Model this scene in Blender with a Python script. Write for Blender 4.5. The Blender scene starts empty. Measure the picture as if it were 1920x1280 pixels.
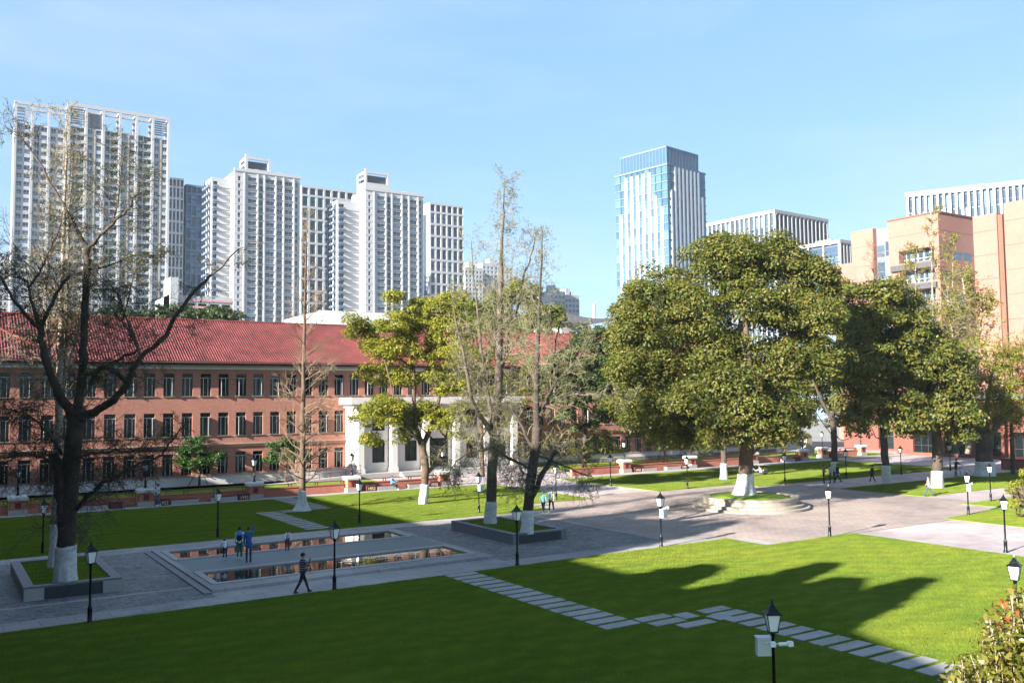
import bpy, math, random
import numpy as np
from mathutils import Vector, Matrix
random.seed(7); rng = np.random.default_rng(7)
S = bpy.context.scene; COL = S.collection
# ------------------------------------------------------------------ camera
CF, CPITCH, CROLL, CYAW, CH = 1684.9, 0.06414, -0.01043, 0.57334, 8.1
_fw = np.array([math.sin(CYAW)*math.cos(CPITCH), math.cos(CYAW)*math.cos(CPITCH), math.sin(CPITCH)])
_r0 = np.array([math.cos(CYAW), -math.sin(CYAW), 0.0]); _u0 = np.cross(_r0, _fw)
_r = _r0*math.cos(CROLL)+_u0*math.sin(CROLL); _u = -_r0*math.sin(CROLL)+_u0*math.cos(CROLL)
CAMP = np.array([0, 0, CH])
cd = bpy.data.cameras.new('camera'); cam = bpy.data.objects.new('camera', cd); COL.objects.link(cam)
cd.sensor_width = 36; cd.lens = CF/1920*36; cd.clip_end = 6000; cd.clip_start = .1
m = Matrix.Identity(4)
for i in range(3): m[i][0] = _r[i]; m[i][1] = _u[i]; m[i][2] = -_fw[i]; m[i][3] = CAMP[i]
cam.matrix_world = m; S.camera = cam
# ------------------------------------------------------------------ sky and sun
SUN_EL, SUN_AZ = math.radians(21.5), math.radians(259.6)
w = bpy.data.worlds.new('World'); S.world = w; w.use_nodes = True
nt = w.node_tree; bg = nt.nodes['Background']
sky = nt.nodes.new('ShaderNodeTexSky'); sky.sky_type = 'NISHITA'; sky.sun_disc = False
sky.sun_elevation = SUN_EL; sky.sun_rotation = SUN_AZ
sky.altitude = 300; sky.air_density = 1.0; sky.dust_density = 0.2; sky.ozone_density = 1.6
mxs = nt.nodes.new('ShaderNodeMix'); mxs.data_type = 'RGBA'; mxs.inputs[0].default_value = .66     # even, milky spring sky
nt.links.new(sky.outputs[0], mxs.inputs[6]); mxs.inputs[7].default_value = (1.62, 3.0, 4.85, 1)
vm = nt.nodes.new('ShaderNodeMapping'); tcw = nt.nodes.new('ShaderNodeTexCoord'); nt.links.new(tcw.outputs['Generated'], vm.inputs[0]); vm.inputs['Scale'].default_value = (1.2, 1.2, 6.0); vm.inputs['Rotation'].default_value = (.12, .05, 0)
nzw = nt.nodes.new('ShaderNodeTexNoise'); nzw.inputs['Scale'].default_value = 1.6; nzw.inputs['Detail'].default_value = 5; nt.links.new(vm.outputs[0], nzw.inputs['Vector'])
vr = nt.nodes.new('ShaderNodeMapRange'); vr.inputs[1].default_value = .42; vr.inputs[2].default_value = .72; vr.inputs[4].default_value = .5; nt.links.new(nzw.outputs['Fac'], vr.inputs[0])
veil = nt.nodes.new('ShaderNodeMix'); veil.data_type = 'RGBA'; nt.links.new(vr.outputs[0], veil.inputs[0]); nt.links.new(mxs.outputs[2], veil.inputs[6]); veil.inputs[7].default_value = (3.3, 4.0, 4.8, 1)     # thin high cloud veil
nt.links.new(veil.outputs[2], bg.inputs[0]); bg.inputs[1].default_value = 0.05
sl = bpy.data.lights.new('sun', 'SUN'); so = bpy.data.objects.new('sun', sl); COL.objects.link(so)
sl.energy = 5.0; sl.angle = math.radians(0.55); sl.color = (1.0, .95, .86)
sd = Vector((math.cos(SUN_EL)*math.sin(SUN_AZ), math.cos(SUN_EL)*math.cos(SUN_AZ), math.sin(SUN_EL)))
so.rotation_euler = sd.to_track_quat('Z', 'Y').to_euler(); so.location = (0, 0, 60)
S.view_settings.view_transform = 'Standard'; S.view_settings.look = 'None'
S.view_settings.exposure = 2.2; S.view_settings.gamma = 1
S.render.engine = 'CYCLES'; S.cycles.max_bounces = 5; S.cycles.transparent_max_bounces = 6

# ------------------------------------------------------------------ pixel helpers (1920x1280 photo pixels -> directions)
def ray(x, y): return _r*(x-960)/CF-_u*(y-640)/CF+_fw
def G(x, y, z=0.0):
    d = ray(x, y); return d*((z-CH)/d[2])+CAMP
def D(x, y, dep): return ray(x, y)*dep+CAMP
def FY(x, y, Y):
    d = ray(x, y); return d*(Y/d[1])+CAMP
def depth_of(p): return float((np.array(p)-CAMP)@_fw)

# ------------------------------------------------------------------ mesh helpers
class MB:
    def __init__(s): s.v = []; s.f = []; s.m = []
    def quad(s, a, b, c, d, m=0):
        n = len(s.v); s.v += [tuple(a), tuple(b), tuple(c), tuple(d)]; s.f.append((n, n+1, n+2, n+3)); s.m.append(m)
    def box(s, x0, x1, y0, y1, z0, z1, m=0):
        n = len(s.v)
        s.v += [(x0,y0,z0),(x1,y0,z0),(x1,y1,z0),(x0,y1,z0),(x0,y0,z1),(x1,y0,z1),(x1,y1,z1),(x0,y1,z1)]
        for q in ((3,2,1,0),(4,5,6,7),(0,1,5,4),(1,2,6,5),(2,3,7,6),(3,0,4,7)): s.f.append(tuple(n+i for i in q)); s.m.append(m)
    def prism(s, poly, z0, z1, m=0, bottom=True):
        n = len(s.v); k = len(poly)
        s.v += [(x, y, z0) for x, y in poly]+[(x, y, z1) for x, y in poly]
        s.f.append(tuple(range(n+k, n+2*k))); s.m.append(m)
        if bottom: s.f.append(tuple(range(n+k-1, n-1, -1))); s.m.append(m)
        for i in range(k):
            j = (i+1) % k; s.f.append((n+i, n+j, n+k+j, n+k+i)); s.m.append(m)
    def tube(s, pts, rad, n=6, m=0, cap=True):
        pts = [Vector(p) for p in pts]; L = len(pts); base = len(s.v)
        ref = None
        for i in range(L):
            t = (pts[min(i+1, L-1)]-pts[max(i-1, 0)])
            if t.length < 1e-9: t = Vector((0, 0, 1))
            t.normalize()
            if ref is None: ref = t.orthogonal()
            a = (ref-t*ref.dot(t))
            if a.length < 1e-6: a = t.orthogonal()
            a.normalize(); ref = a; b = t.cross(a)
            r = rad[i] if hasattr(rad, '__len__') else rad
            ra, rb = r if hasattr(r, '__len__') else (r, r)
            for k in range(n):
                an = 2*math.pi*k/n; s.v.append(tuple(pts[i]+a*(ra*math.cos(an))+b*(rb*math.sin(an))))
        for i in range(L-1):
            for k in range(n):
                k2 = (k+1) % n
                s.f.append((base+i*n+k, base+i*n+k2, base+(i+1)*n+k2, base+(i+1)*n+k)); s.m.append(m)
        if cap:
            s.f.append(tuple(base+k for k in range(n-1, -1, -1))); s.m.append(m)
            s.f.append(tuple(base+(L-1)*n+k for k in range(n))); s.m.append(m)
    def bar(s, a, b, r, n=6, m=0): s.tube([a, b], r, n, m)
    def lathe(s, prof, n=12, m=0, c=(0, 0)):
        base = len(s.v)
        for r, z in prof:
            for k in range(n):
                an = 2*math.pi*(k+.5)/n; s.v.append((c[0]+r*math.cos(an), c[1]+r*math.sin(an), z))
        for i in range(len(prof)-1):
            for k in range(n):
                k2 = (k+1) % n
                s.f.append((base+i*n+k, base+i*n+k2, base+(i+1)*n+k2, base+(i+1)*n+k)); s.m.append(m)
        s.f.append(tuple(base+(len(prof)-1)*n+k for k in range(n))); s.m.append(m)
    def ell(s, c, r, n=10, k=7, m=0):
        base = len(s.v)
        for i in range(k+1):
            th = math.pi*i/k
            for j in range(n):
                ph = 2*math.pi*j/n
                s.v.append((c[0]+r[0]*math.sin(th)*math.cos(ph), c[1]+r[1]*math.sin(th)*math.sin(ph), c[2]+r[2]*math.cos(th)))
        for i in range(k):
            for j in range(n):
                j2 = (j+1) % n; s.f.append((base+i*n+j, base+(i+1)*n+j, base+(i+1)*n+j2, base+i*n+j2)); s.m.append(m)
    def mesh(s, name, mats, smooth=False):
        me = bpy.data.meshes.new(name); me.from_pydata(s.v, [], s.f)
        for mt in (mats if isinstance(mats, (list, tuple)) else [mats]): me.materials.append(mt)
        if len(set(s.m)) > 1: me.polygons.foreach_set('material_index', s.m)
        if smooth: me.polygons.foreach_set('use_smooth', [True]*len(me.polygons))
        me.update(); return me
    def build(s, name, mats, parent=None, smooth=False, loc=None): return link(name, s.mesh(name, mats, smooth), parent, loc)
def link(name, me, parent=None, loc=None, rz=0):
    o = bpy.data.objects.new(name, me); COL.objects.link(o)
    if parent is not None: o.parent = parent
    if loc is not None: o.location = loc
    if rz: o.rotation_euler = (0, 0, rz)
    return o
def tag(o, label, cat, group=None):
    o['label'] = label; o['category'] = cat
    if group: o['group'] = group
    return o
def thing(name, label, cat, loc=(0, 0, 0), rz=0, group=None):
    o = bpy.data.objects.new(name, None); COL.objects.link(o); o.empty_display_size = .3
    o.location = tuple(loc); o.rotation_euler = (0, 0, rz); return tag(o, label, cat, group)
def struct(o): o['kind'] = 'structure'; return o
def stuff(o): o['kind'] = 'stuff'; return o
def np_mesh(name, verts, faces, mat, smooth=False):
    me = bpy.data.meshes.new(name); nv, nf, k = len(verts), len(faces), faces.shape[1]
    me.vertices.add(nv); me.vertices.foreach_set('co', verts.astype(np.float32).ravel())
    me.loops.add(nf*k); me.loops.foreach_set('vertex_index', faces.astype(np.int32).ravel())
    me.polygons.add(nf); me.polygons.foreach_set('loop_start', np.arange(0, nf*k, k, dtype=np.int32))
    if smooth: me.polygons.foreach_set('use_smooth', np.ones(nf, dtype=bool))
    me.materials.append(mat); me.update(calc_edges=True); return me

# ------------------------------------------------------------------ materials
def nodes(name):
    mt = bpy.data.materials.new(name); mt.use_nodes = True
    return mt, mt.node_tree, mt.node_tree.nodes['Principled BSDF']
def ramp(nt, fac, stops):
    r = nt.nodes.new('ShaderNodeValToRGB'); e = r.color_ramp.elements
    while len(e) < len(stops): e.new(.5)
    for el, (p, c) in zip(e, stops): el.position = p; el.color = (*c, 1)
    nt.links.new(fac, r.inputs[0]); return r.outputs[0]
def noise(nt, vec, scale, detail=4, rough=.6, dist=0):
    n = nt.nodes.new('ShaderNodeTexNoise'); n.inputs['Scale'].default_value = scale
    n.inputs['Detail'].default_value = detail; n.inputs['Roughness'].default_value = rough; n.inputs['Distortion'].default_value = dist
    nt.links.new(vec, n.inputs['Vector']); return n.outputs['Fac']
def coords(nt, kind='Object'):
    t = nt.nodes.new('ShaderNodeTexCoord'); return t.outputs[kind]
def mixc(nt, fac, a, b, mode='MIX'):
    n = nt.nodes.new('ShaderNodeMix'); n.data_type = 'RGBA'; n.blend_type = mode
    for sck, val in ((n.inputs[0], fac), (n.inputs[6], a), (n.inputs[7], b)):
        if isinstance(val, (int, float)): sck.default_value = val
        elif isinstance(val, tuple): sck.default_value = (*val, 1)
        else: nt.links.new(val, sck)
    return n.outputs[2]
def bump(nt, bs, h, st=.3, dist=.02):
    b = nt.nodes.new('ShaderNodeBump'); b.inputs['Strength'].default_value = st; b.inputs['Distance'].default_value = dist
    nt.links.new(h, b.inputs['Height']); nt.links.new(b.outputs[0], bs.inputs['Normal'])
def sc(c, k): return tuple(max(0, x*k) for x in c)
def M(name, col, rough=.7, var=.18, scale=2.0, fine=25., bmp=.15, metal=0, spec=.4):
    mt, nt, bs = nodes(name); v = coords(nt)
    a = noise(nt, v, scale, 5); b = noise(nt, v, fine, 3)
    c = ramp(nt, a, [(.3, sc(col, 1-var)), (.7, sc(col, 1+var))])
    c = mixc(nt, .35, c, ramp(nt, b, [(.3, sc(col, 1-var*1.5)), (.7, sc(col, 1+var*1.2))]))
    nt.links.new(c, bs.inputs['Base Color']); bs.inputs['Roughness'].default_value = rough
    bs.inputs['Metallic'].default_value = metal; bs.inputs['Specular IOR Level'].default_value = spec
    if bmp: bump(nt, bs, b, bmp)
    return mt
def wallcoord(nt):
    """(along wall, height) from position, whichever way the wall faces"""
    g = nt.nodes.new('ShaderNodeNewGeometry'); sp = nt.nodes.new('ShaderNodeSeparateXYZ'); nt.links.new(g.outputs['Position'], sp.inputs[0])
    sn = nt.nodes.new('ShaderNodeSeparateXYZ'); nt.links.new(g.outputs['Normal'], sn.inputs[0])
    ab = nt.nodes.new('ShaderNodeMath'); ab.operation = 'ABSOLUTE'; nt.links.new(sn.outputs[0], ab.inputs[0])
    gt = nt.nodes.new('ShaderNodeMath'); gt.operation = 'GREATER_THAN'; gt.inputs[1].default_value = .6; nt.links.new(ab.outputs[0], gt.inputs[0])
    mx = nt.nodes.new('ShaderNodeMix'); nt.links.new(gt.outputs[0], mx.inputs[0]); nt.links.new(sp.outputs[0], mx.inputs[2]); nt.links.new(sp.outputs[1], mx.inputs[3])
    cb = nt.nodes.new('ShaderNodeCombineXYZ'); nt.links.new(mx.outputs[0], cb.inputs[0]); nt.links.new(sp.outputs[2], cb.inputs[1])
    return cb.outputs[0], g.outputs['Position']
def brick(name, c1, c2, mortar, bw=.25, rh=.075, ms=.012, dark=.25):
    mt, nt, bs = nodes(name); uv, pos = wallcoord(nt)
    b = nt.nodes.new('ShaderNodeTexBrick'); nt.links.new(uv, b.inputs['Vector'])
    b.inputs['Scale'].default_value = 1; b.inputs['Brick Width'].default_value = bw; b.inputs['Row Height'].default_value = rh
    b.inputs['Mortar Size'].default_value = ms; b.inputs['Color1'].default_value = (*c1, 1); b.inputs['Color2'].default_value = (*c2, 1); b.inputs['Mortar'].default_value = (*mortar, 1)
    a = noise(nt, pos, .5, 6); st = noise(nt, pos, 4., 4)
    c = mixc(nt, 1.0, b.outputs[0], ramp(nt, a, [(.3, (1-dark,)*3), (.75, (1.12, 1.08, 1.05))]), 'MULTIPLY')
    c = mixc(nt, .5, c, mixc(nt, 1.0, b.outputs[0], ramp(nt, st, [(.3, (.75, .72, .7)), (.7, (1.2, 1.15, 1.1))]), 'MULTIPLY'))
    nt.links.new(c, bs.inputs['Base Color']); bs.inputs['Roughness'].default_value = .85
    bump(nt, bs, b.outputs['Fac'], -.25, .01); return mt
def glass(name, dark, sky_tint, rough=.06, rnd=.6):
    """dark reflective pane, varied from pane to pane"""
    mt, nt, bs = nodes(name); oi = nt.nodes.new('ShaderNodeObjectInfo'); g = nt.nodes.new('ShaderNodeNewGeometry')
    ad = nt.nodes.new('ShaderNodeMath'); ad.operation = 'ADD'; nt.links.new(oi.outputs['Random'], ad.inputs[0]); nt.links.new(g.outputs['Random Per Island'], ad.inputs[1])
    fr = nt.nodes.new('ShaderNodeMath'); fr.operation = 'FRACT'; nt.links.new(ad.outputs[0], fr.inputs[0])
    c = ramp(nt, fr.outputs[0], [(0, dark), (.55, sc(dark, 1.6)), (.8, sky_tint), (1.0, sc(sky_tint, 1+rnd))])
    nt.links.new(c, bs.inputs['Base Color']); bs.inputs['Roughness'].default_value = rough
    bs.inputs['Specular IOR Level'].default_value = .8; bs.inputs['IOR'].default_value = 1.5
    v = coords(nt); bump(nt, bs, noise(nt, v, .6, 2), .04, .05); return mt
def leafmat(name, cols, trans=.35, rough=.55):
    mt, nt, bs = nodes(name); g = nt.nodes.new('ShaderNodeNewGeometry')
    v = coords(nt); big = noise(nt, v, .55, 3)
    c1 = ramp(nt, g.outputs['Random Per Island'], [(i/(len(cols)-1), c) for i, c in enumerate(cols)])
    c = mixc(nt, 1.0, c1, ramp(nt, big, [(.3, (.72, .75, .7)), (.7, (1.2, 1.15, 1.05))]), 'MULTIPLY')
    nt.links.new(c, bs.inputs['Base Color']); bs.inputs['Roughness'].default_value = rough; bs.inputs['Specular IOR Level'].default_value = .35
    tr = nt.nodes.new('ShaderNodeBsdfTranslucent'); nt.links.new(mixc(nt, 1.0, c, (1.1, 1.25, .55), 'MULTIPLY'), tr.inputs[0])
    mx = nt.nodes.new('ShaderNodeMixShader'); mx.inputs[0].default_value = trans
    nt.links.new(bs.outputs[0], mx.inputs[1]); nt.links.new(tr.outputs[0], mx.inputs[2])
    nt.links.new(mx.outputs[0], nt.nodes['Material Output'].inputs[0]); return mt
def turfmat(name, cols):
    mt = leafmat(name, cols, .35, .6); nt = mt.node_tree; bs = nt.nodes['Principled BSDF']; g = nt.nodes.new('ShaderNodeNewGeometry'); pos = g.outputs['Position']
    src = bs.inputs['Base Color'].links[0].from_socket
    c = mixc(nt, 1.0, src, ramp(nt, noise(nt, pos, .16, 5, .65, .4), [(.3, (.70, .84, .8)), (.5, (1, 1, 1)), (.72, (1.30, 1.10, 1.2))]), 'MULTIPLY')
    c = mixc(nt, 1.0, c, ramp(nt, noise(nt, pos, 1.7, 5, .7), [(.28, (.72, .78, .8)), (.5, (1, 1, 1)), (.75, (1.32, 1.14, 1.1))]), 'MULTIPLY')
    wv = nt.nodes.new('ShaderNodeTexWave'); wv.bands_direction = 'Y'; wv.inputs['Scale'].default_value = .28; wv.inputs['Distortion'].default_value = 1.2; wv.inputs['Detail'].default_value = 2; nt.links.new(pos, wv.inputs[0])
    c = mixc(nt, 1.0, c, ramp(nt, wv.outputs['Fac'], [(.2, (.97, .98, .98)), (.8, (1.03, 1.02, 1.02))]), 'MULTIPLY')
    for l in list(bs.inputs['Base Color'].links): nt.links.remove(l)
    nt.links.new(c, bs.inputs['Base Color']); return mt
def grassmat(name, c0, c1, c2):
    mt, nt, bs = nodes(name); g = nt.nodes.new('ShaderNodeNewGeometry'); pos = g.outputs['Position']
    a = noise(nt, pos, .13, 4); b = noise(nt, pos, 1.1, 5, .7); f = noise(nt, pos, 14, 6, .75); ff = noise(nt, pos, 70, 3, .7)
    c = ramp(nt, a, [(.3, c0), (.55, c1), (.75, c2)])
    c = mixc(nt, .45, c, ramp(nt, b, [(.3, c0), (.5, c1), (.72, c2)]))
    c = mixc(nt, 1.0, c, ramp(nt, f, [(.25, (.6, .62, .6)), (.75, (1.38, 1.35, 1.3))]), 'MULTIPLY')
    nt.links.new(c, bs.inputs['Base Color']); bs.inputs['Roughness'].default_value = .75; bs.inputs['Specular IOR Level'].default_value = .2
    s = nt.nodes.new('ShaderNodeMath'); s.operation = 'ADD'; nt.links.new(f, s.inputs[0]); nt.links.new(ff, s.inputs[1])
    bump(nt, bs, s.outputs[0], .55, .05); return mt
def pavemat(name, c0, c1, joint, kind='slab', size=(1.2, .6), rough=.8, jw=.012):
    mt, nt, bs = nodes(name); g = nt.nodes.new('ShaderNodeNewGeometry'); pos = g.outputs['Position']
    a = noise(nt, pos, .35, 5, .65); f = noise(nt, pos, 9, 5, .7)
    if kind == 'slab':
        b = nt.nodes.new('ShaderNodeTexBrick'); nt.links.new(pos, b.inputs['Vector']); b.inputs['Scale'].default_value = 1
        b.inputs['Brick Width'].default_value, b.inputs['Row Height'].default_value = size
        b.inputs['Mortar Size'].default_value = jw; b.inputs['Mortar Smooth'].default_value = .2
        b.inputs['Color1'].default_value = (*c0, 1); b.inputs['Color2'].default_value = (*c1, 1); b.inputs['Mortar'].default_value = (*joint, 1)
        c = b.outputs[0]; hgt = b.outputs['Fac']; bs_st = -.3
    else:
        vo = nt.nodes.new('ShaderNodeTexVoronoi'); vo.feature = 'DISTANCE_TO_EDGE'; vo.inputs['Scale'].default_value = 1/size[0]; nt.links.new(pos, vo.inputs['Vector'])
        vc = nt.nodes.new('ShaderNodeTexVoronoi'); vc.inputs['Scale'].default_value = 1/size[0]; nt.links.new(pos, vc.inputs['Vector'])
        sp = nt.nodes.new('ShaderNodeSeparateColor'); nt.links.new(vc.outputs['Color'], sp.inputs[0])
        c = ramp(nt, sp.outputs[0], [(0, c0), (.5, sc(c0, 1.2)), (1, c1)])
        jf = ramp(nt, vo.outputs['Distance'], [(.03, (1, 1, 1)), (.07, (0, 0, 0))]); c = mixc(nt, jf, c, joint); hgt = jf; bs_st = -.3
    c = mixc(nt, 1.0, c, ramp(nt, a, [(.25, (.66, .66, .67)), (.5, (1, 1, 1)), (.75, (1.15, 1.12, 1.08))]), 'MULTIPLY')
    w2 = noise(nt, pos, .09, 4, .6, .8); c = mixc(nt, 1.0, c, ramp(nt, w2, [(.35, (.8, .8, .82)), (.6, (1.06, 1.04, 1.02))]), 'MULTIPLY')
    c = mixc(nt, .6, c, mixc(nt, 1.0, c, ramp(nt, f, [(.3, (.75, .75, .75)), (.7, (1.22, 1.2, 1.2))]), 'MULTIPLY'))
    nt.links.new(c, bs.inputs['Base Color']); bs.inputs['Roughness'].default_value = rough; bs.inputs['Specular IOR Level'].default_value = .3
    bump(nt, bs, hgt, bs_st, .01); return mt

grass = grassmat('lawn_grass', (.090, .155, .012), (.125, .195, .014), (.175, .225, .022))
pale = pavemat('pale_granite_slabs', (.30, .27, .265), (.34, .305, .295), (.19, .17, .165), size=(1.2, .8), jw=.02)
crazy = pavemat('crazy_paving', (.13, .122, .12), (.20, .185, .175), (.24, .23, .22), 'voronoi', size=(.42,))
brickpave = pavemat('plaza_pavers', (.285, .23, .205), (.335, .27, .238), (.18, .148, .135), size=(.6, .3), jw=.018)
pinkpave = pavemat('pink_granite', (.35, .295, .295), (.39, .335, .33), (.27, .225, .225), size=(.9, .9), jw=.02)
granite = M('grey_granite', (.13, .13, .137), .5, .15, 3, 60, .05)
lightgranite = M('light_granite', (.30, .28, .27), .6, .12, 2, 50, .06)
darkgranite = M('dark_granite', (.035, .042, .045), .3, .25, 3, 60, .03)
beige = M('beige_stone', (.27, .235, .19), .7, .15, 1.5, 40, .08)
whitestone = M('white_stone', (.52, .49, .47), .65, .10, 1.2, 30, .06)
stonebase = M('rubble_stone', (.17, .155, .135), .85, .4, 3, 9, .5)
redbrick = brick('red_brick', (.36, .125, .085), (.265, .085, .06), (.33, .2, .155))
wallbrick = brick('seat_wall_brick', (.44, .115, .065), (.33, .085, .05), (.37, .2, .15), bw=.24, rh=.07)
concrete = M('cast_concrete', (.42, .41, .40), .8, .12, .8, 20, .1)
iron = M('black_iron', (.012, .013, .017), .35, .3, 4, 40, .05, .6)
redrail = M('dark_red_rail', (.13, .012, .016), .45, .2, 3, 30, .05)
lampglass = M('opal_lamp_glass', (.80, .80, .80), .35, .03, 3, 20, 0)
greybox = M('grey_metal_box', (.55, .57, .58), .5, .08, 3, 20, .03, .2)
whiteplastic = M('white_plastic', (.75, .75, .75), .4, .05, 3, 20, 0)
black = M('black_plastic', (.01, .01, .012), .4, .1, 3, 20, 0)
darkframe = M('dark_window_frame', (.022, .02, .02), .5, .2, 3, 20, 0)
paleframe = M('pale_window_frame', (.55, .54, .52), .5, .08, 3, 20, 0)
winglass = glass('dark_window_glass', (.004, .006, .007), (.012, .018, .020), .08, .5)
winglass.node_tree.nodes['Principled BSDF'].inputs['Specular IOR Level'].default_value = .35
rooftile = M('red_glazed_tile', (.138, .034, .031), .5, .7, .7, 4, .2, 0, .3)
soffit = M('roof_soffit', (.10, .045, .04), .8, .2, 2, 20, .05)
bark = M('dark_bark', (.066, .049, .038), .95, .5, 1.6, 18, .9)
barkmid = M('brown_bark', (.095, .064, .043), .95, .45, 2, 22, .8)
barkpale = M('pale_bark', (.30, .235, .18), .9, .4, 1.5, 20, .6)
limewash = M('white_lime_wash', (.50, .50, .485), .9, .34, 5, 16, .5)
def people_mat(name, c): return M('cloth_'+name, c, .85, .12, 6, 60, .1)
# ================================================================== GROUND
gm = M('city_ground', (.20, .19, .18), .9, .25, .02, .5, 0)
b = MB(); b.quad((-3000, -3000, -.30), (3000, -3000, -.30), (3000, 3000, -.30), (-3000, 3000, -.30)); struct(b.build('ground', gm))
def sheet(name, poly, z, mat, z0=-.30):
    b = MB(); b.prism(poly, z0, z, 0, bottom=False); return struct(b.build(name, mat))
def rect(x0, x1, y0, y1): return [(x0, y0), (x1, y0), (x1, y1), (x0, y1)]
LZ = .035
# paved court: kept open where the two pools sit
PX0, PX1 = 10.85, 23.7
NEARP, FARP = (41.0, 43.9), (48.3, 51.0)
sheet('crazy_paved_court', rect(-30, 10.25, 38.75, 52.7), .0, crazy)
sheet('crazy_paved_court', rect(24.45, 35.3, 38.75, 52.7), .0, crazy)
sheet('near_path', rect(-30, 38.4, 37.12, 38.75), .004, pale)
sheet('far_path', rect(-30, 38.4, 52.7, 54.5), .004, pale)
sheet('plaza_edge_band', rect(35.3, 35.7, 38.75, 52.7), .004, pale)
sheet('court_side_strip', rect(10.25, 24.45, 38.75, 39.7), .0, pale)
sheet('court_side_strip', rect(10.25, 24.45, 52.25, 52.7), .0, pale)
sheet('pale_line_paving', rect(-30, 10.0, 41.25, 41.55), .006, pale, 0.001)
sheet('plaza', rect(35.7, 66.9, 38.75, 52.7), .0, brickpave)
sheet('plaza', [(38.4, 34.2), (66.9, 34.2), (66.9, 38.75), (38.4, 38.75)], -.002, brickpave)
sheet('plaza', [(38.4, 52.7), (67.2, 52.7), (67.2, 60), (38.4, 60)], -.002, brickpave)
sheet('corner_slab', rect(38.4, 39.6, 34.25, 36.9), .006, pale, .0)
sheet('corner_slab', rect(38.4, 39.6, 54.6, 57.2), .006, pale, .0)
sheet('cross_path', rect(45.85, 56.0, 5, 34.1), .0, pinkpave)
sheet('cross_path', rect(45.2, 53.2, 60, 88), .0, pinkpave)
sheet('right_path', rect(66.9, 140, 38.6, 43.0), .0, pinkpave)
sheet('right_path', rect(67.2, 140, 51.1, 56.8), .0, pinkpave)
sheet('right_court', rect(95.2, 175, 56.8, 92), -.004, pinkpave)
sheet('right_court', rect(95.2, 140, 43.0, 51.1), -.004, pinkpave)
# lawns
sheet('near_lawn', [(-30, -12), (45.85, -12), (45.85, 34.2), (38.4, 34.2), (38.4, 37.12), (-30, 37.12)], LZ, grass)
sheet('far_lawn', [(-30, 54.5), (38.4, 54.5), (38.4, 58.3), (45.2, 58.3), (45.2, 74.1), (-30, 74.1)], LZ, grass)
sheet('right_lawn', [(56, -12), (63.9, -12), (63.9, 35.6), (56, 34.6)], LZ, grass)
sheet('right_lawn_path', rect(63.9, 64.6, -12, 38.6), .0, pale)
sheet('right_lawn', rect(64.6, 130, -12, 38.6), LZ, grass)
sheet('middle_lawn', rect(66.9, 95.2, 43.0, 51.1), LZ, grass)
sheet('back_lawn', [(53.2, 59.3), (63, 59.3), (63, 56.8), (95.2, 56.8), (95.2, 64.6), (53.2, 64.6)], LZ, grass)
sheet('back_lawn', [(53.2, 65.1), (95.2, 65.1), (95.2, 73.6), (53.2, 73.6)], LZ, grass)
sheet('back_lawn_path', rect(53.2, 95.2, 64.6, 65.1), .0, pale)
sheet('wall_kerb_path', rect(-30, 45.2, 74.1, 75.5), .06, pale)
sheet('wall_kerb_path', rect(53.2, 112, 73.6, 75.7), .06, pale)
sheet('planted_strip', rect(-30, 38, 76.0, 88), LZ, grass)
sheet('planted_strip', rect(60, 112, 76.2, 89.8), LZ, grass)
sheet('portico_court', rect(38, 60, 75.5, 88.0), .003, pinkpave)

# ------------------------------------------------------------------ stepping stones
slabmat = M('sawn_stone_slab', (.27, .25, .245), .8, .16, 1.5, 12, .12)
def stone_path(slabs):
    root = struct(bpy.data.objects.new('stepping_stone_path', None)); COL.objects.link(root)
    cache = {}
    for (x0, x1, y0, y1) in slabs:
        k = (round(x1-x0, 2), round(y1-y0, 2))
        if k not in cache:
            b = MB(); hx, hy = k[0]/2, k[1]/2; e = .012
            b.prism([(-hx, -hy), (hx, -hy), (hx, hy), (-hx, hy)], -.06, .018); b.prism([(-hx+e, -hy+e), (hx-e, -hy+e), (hx-e, hy-e), (-hx+e, hy-e)], .018, .026, bottom=False)
            cache[k] = b.mesh('stone_slab', slabmat)
        o = link('stone_slab', cache[k], root, ((x0+x1)/2+random.uniform(-.012, .012), (y0+y1)/2, LZ+.014+random.uniform(-.004, .006)))
        o.rotation_euler = (random.uniform(-.004, .004), random.uniform(-.004, .004), random.uniform(-.008, .008))
near = []; y = 36.95
for i in range(16): near.append((20.02, 21.58, y-.56, y)); y -= .755
near += [(21.72, 23.2, 25.15, 25.71), (21.72, 23.2, 24.4, 24.95), (22.35, 23.9, 23.62, 24.18), (23.3, 24.05, 24.6, 25.35), (24.15, 24.95, 23.75, 24.5)]
y = 25.35
for i in range(15): near.append((24.35+.0*i if i > 1 else 24.5, 25.9, y-.57, y)); y -= .76
stone_path(near)
far = []; y = 55.0
for i in range(13): far.append((20.02, 21.58, y+.02, y+.58)); y += .83
far += [(21.72, 23.2, 65.2, 65.76), (21.72, 23.2, 64.4, 64.95)]
y = 65.0
for i in range(11): far.append((24.0, 25.6, y, y+.57)); y += .83
stone_path(far)

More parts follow.
